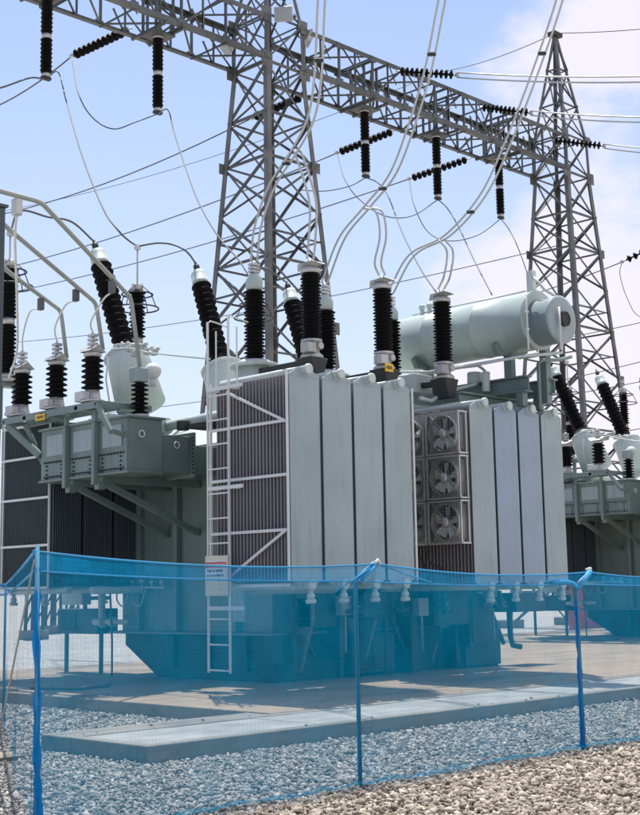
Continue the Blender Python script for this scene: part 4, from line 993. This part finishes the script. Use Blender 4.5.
# ------------------------------------------------------------------ blue net fence
P2x = at(365, 790, y=NETY).x; P3x = at(581, 752, y=NETY).x; P1x = at(33, 700, y=NETY).x
NF = thing('net_fence', V((P2x, NETY, 0)), 'waist high blue safety net strung between thin steel rods around the pad', 'net fence')
def zat(px, py): return at(px, py, y=NETY).z
# anchor points of the top rope (tip) and second rope along the fence: (x, z_top, z_second)
tip2 = at(377, 564, y=NETY); mid2 = at(360, 581, y=NETY); tip3 = at(589, 572, y=NETY); mid3 = at(574, 584, y=NETY); tip1 = at(33, 551, y=NETY); mid1 = at(33, 571, y=NETY)
P4x = P3x+2.8; P5x = P4x+2.8
tops = [tip1, tip2, tip3, V((P4x, NETY, tip3.z-.01)), V((P5x, NETY, tip3.z))]
mids = [mid1, mid2, mid3, V((P4x, NETY, mid3.z-.01)), V((P5x, NETY, mid3.z))]
def chain(pts, sag, n=16):
    out = []
    for a, b in zip(pts, pts[1:]): out += sagline(a, b, sag, n)[:-1]
    return out+[pts[-1]]
tr_ = chain(tops, .052); mr_ = chain(mids, .02)
MB().tube(tr_, .007, 6).build('rope', 'bluerope', NF); MB().tube(mr_, .006, 6).build('rope', 'bluerope', NF)
def sheet(rows, name, mat, uvs):
    """rows: list of rows of points, joined as a grid"""
    nr, nc = len(rows), len(rows[0]); me = bpy.data.meshes.new(name); o0 = V(NF['root'])
    me.from_pydata([tuple(p-o0) for r in rows for p in r], [], [(i*nc+j, i*nc+j+1, (i+1)*nc+j+1, (i+1)*nc+j) for i in range(nr-1) for j in range(nc-1)])
    ul = me.uv_layers.new(name='UVMap')
    for lp in me.loops: ul.data[lp.index].uv = uvs[lp.vertex_index]
    for p in me.polygons: p.use_smooth = True
    me.materials.append(M[mat]); o = bpy.data.objects.new(name, me); COL.objects.link(o); o.parent = NF; o['root'] = list(o0); return o
def xs_of(ch): return np.array([p.x for p in ch]), np.array([p.z for p in ch])
tx, tz = xs_of(tr_); mxs, mzs = xs_of(mr_)
def wob(x, z): return .022*math.sin(x*2.3+z*1.1)+.014*math.sin(x*6.1-z*2.7)+.008*math.sin(x*13+z*5)
xs = np.arange(P1x, P5x, .07)
rows = []; uvs = []
for k in range(4):
    t = k/3; rows.append([V((x, NETY+wob(x, 9)*t*.5, float(np.interp(x, tx, tz))*(1-t)+float(np.interp(x, mxs, mzs))*t)) for x in xs]); uvs += [(x, 1.5-.04*k) for x in xs]
sheet(rows, 'hem', 'nethem', uvs)
rows = []; uvs = []
nz_ = 22
for k in range(nz_+1):
    t = k/nz_; r = []
    for x in xs:
        zt = float(np.interp(x, mxs, mzs)); z = zt*(1-t)+.03*t
        r.append(V((x, NETY+.012+wob(x, z)*min(1, 4*t)+.05*t**3*math.sin(x*4.7), z))); uvs.append((x, z))
    rows.append(r)
for t in (0, 1):   # skirt lying on the stones
    rows.append([V((x, NETY-.05-.07*t+.03*math.sin(x*9+t), .062+.015*math.sin(x*17)+.02*t)) for x in xs]); uvs += [(x, -.1-.08*t) for x in xs]
sheet(rows, 'netting', 'net', uvs)
# side run of netting leaving the corner post to the left
cA = V((P1x, NETY, 0)); cB = at(3, 724, z=.0); cC = at(-140, 730, z=0)
path = [cA.lerp(cB, k/24) for k in range(25)] + [cB.lerp(cC, k/14) for k in range(1, 15)]
zt_ = [tip1.z + (1.52-tip1.z)*min(1, k/24) - .012*math.sin(min(1, k/24)*math.pi) for k in range(len(path))]
rows = []; uvs = []
for k in range(15):
    t = k/14; r = []
    for i, p in enumerate(path): z = zt_[i]*(1-t)+.03*t; r.append(V((p.x+wob(i*.25, z)*t, p.y, z))); uvs.append((i*.27, z))
    rows.append(r)
sheet(rows, 'netting', 'net', uvs)
MB().tube([V((p.x, p.y, z)) for p, z in zip(path, zt_)], .011, 6).tube([V((p.x, p.y, z-.11)) for p, z in zip(path, zt_)], .009, 6).build('rope', 'bluerope', NF)
# rods
def rod(pts, r=.014): MB().tube(pts, r, 8).build('post', 'bluerod', NF)
rod([V((P2x, NETY+.045, -.1)), V((mid2.x, NETY+.045, mid2.z-.05)), V((mid2.x+.01, NETY+.04, mid2.z+.02)), V((tip2.x, NETY+.03, tip2.z+.01))], .016)
rod([V((P3x, NETY-.03, -.1)), V((mid3.x, NETY-.025, mid3.z-.04)), V((mid3.x+.01, NETY-.025, mid3.z)), V((tip3.x, NETY-.02, tip3.z+.01))], .015)
rod([V((P1x+.028, NETY-.02, -.1)), V((P1x, NETY-.02, tip1.z+.03))], .013)
rod([V((P4x, NETY, -.1)), V((P4x, NETY, tip3.z))]); rod([V((P5x-.05, NETY, -.1)), V((P5x-.05, NETY, tip3.z))]); rod([cB-Z*.1, cB+Z*1.53])
# netting bunched round the corner rod and the right rod
def bunch(x0, ztop, zbot, x1, r0, seed):
    rr = random.Random(seed); n = 90; m = []; uv = []
    for i in range(n+1):
        t = i/n; z = zbot+(ztop-zbot)*t; cx = x1+(x0-x1)*t; row = []
        pinch = 1-.25*math.exp(-((t-.56)/.02)**2)-.2*math.exp(-((t-.38)/.02)**2)-.5*math.exp(-((t-.95)/.04)**2)
        for k in range(29):
            a = 2*math.pi*k/28; r = r0*pinch*(1+.34*math.sin(3*a+t*9+seed)+.24*math.sin(5*a-t*23)+.2*math.sin(7*a+t*41))*(1.3-.4*t)*(1+.06*math.sin(t*37+seed)+.06*math.sin(t*71))
            row.append(V((cx+r*math.cos(a)+.005*math.sin(t*14), NETY-.02+r*math.sin(a), z))); uv.append((a*.1, z))
        m.append(row)
    sheet(m, 'bunched_netting', 'netbunch', uv)
bunch(P1x+.0, mid1.z+.02, .02, P1x+.03, .0145, 1)
bunch(mid3.x, mid3.z+.01, .02, P3x, .014, 2)
MB().tube([mid3+V((-.35, 0, .02)), mid3+V((-.1, -.02, .015)), mid3+V((.0, -.03, -.03))], .02, 7, curve=4).build('knot', 'bluerope', NF)
MB().tube([mid3+V((0, -.03, -.04)), tip3+V((-.02, -.02, 0))], .024, 7).build('knot', 'bluerope', NF)
MB().tube([tip2, mid2+V((-.25, 0, -.07))], .006, 5).build('knot', 'bluerope', NF)
MB().tube([tip2, mid2+V((.8, 0, -.02))], .006, 5).build('knot', 'bluerope', NF)
MB().tube([mid2+V((0, -.02, .01)), tip2], .015, 6).build('knot', 'bluerope', NF)
MB().tube([tip2+V((-.03, 0, .0)), tip2+V((.0, -.01, .03)), tip2+V((.03, 0, .0))], .012, 6).tube([tip3+V((-.04, 0, .02)), tip3+V((.01, -.01, .03)), tip3+V((.03, 0, .01))], .014, 6).build('tie', 'white', NF)
ft = at(-8, 770, z=0)
MB().tube([tip1+V((0, -.02, -.05)), ft], .007, 7).build('stay', 'tube', NF)

# ------------------------------------------------------------------ small things far behind
tag(MB().box((34.0, 22.2, 0), (35.3, 23.4, 2.0)).box((33.95, 22.15, 2.0), (35.35, 23.45, 2.06)).build('switch_cabinet', 'redcab', bevel=.02), 'faded red cabinet behind the net, by the right transformer', 'cabinet')
def support(px, d, h, label):
    g = at(px, 620, d=d); g.z = 0; O = thing('equipment_support', g, label, 'support', 'steel supports in the far switchyard')
    MB().box((g.x-.35, g.y-.35, -.1), (g.x+.35, g.y+.35, .3)).build('footing', 'kerb', O, bevel=.02)
    m = MB()
    for a in (-.2, .2):
        for b in (-.2, .2): m.angle((g.x+a, g.y+b, .3), (g.x+a*.8, g.y+b*.8, h), .08, .012)
    for k in range(4):
        z = .4+k*(h-.4)/4; m.bar((g.x-.2, g.y-.2, z), (g.x+.2, g.y-.2, z+.5), .05); m.bar((g.x-.2, g.y+.2, z), (g.x-.2, g.y-.2, z+.5), .05)
    m.build('post', 'galv', O)
    MB().lathe((g.x, g.y, h), Z, [(.25, 0), (.25, .08), (.12, .1)]+[(r, .1+hh) for r, hh in shed_profile(1.1, .1, .17, .07)], 14).build('insulator', 'blackins', O)
for px, d, h, l in ((34, 42, 2.4, 'leftmost steel support far behind the net'), (53, 48, 2.4, 'steel support far behind the net, left of the control cabinet'), (72, 60, 2.4, 'most distant steel support behind the control cabinet')): support(px, d, h, l)
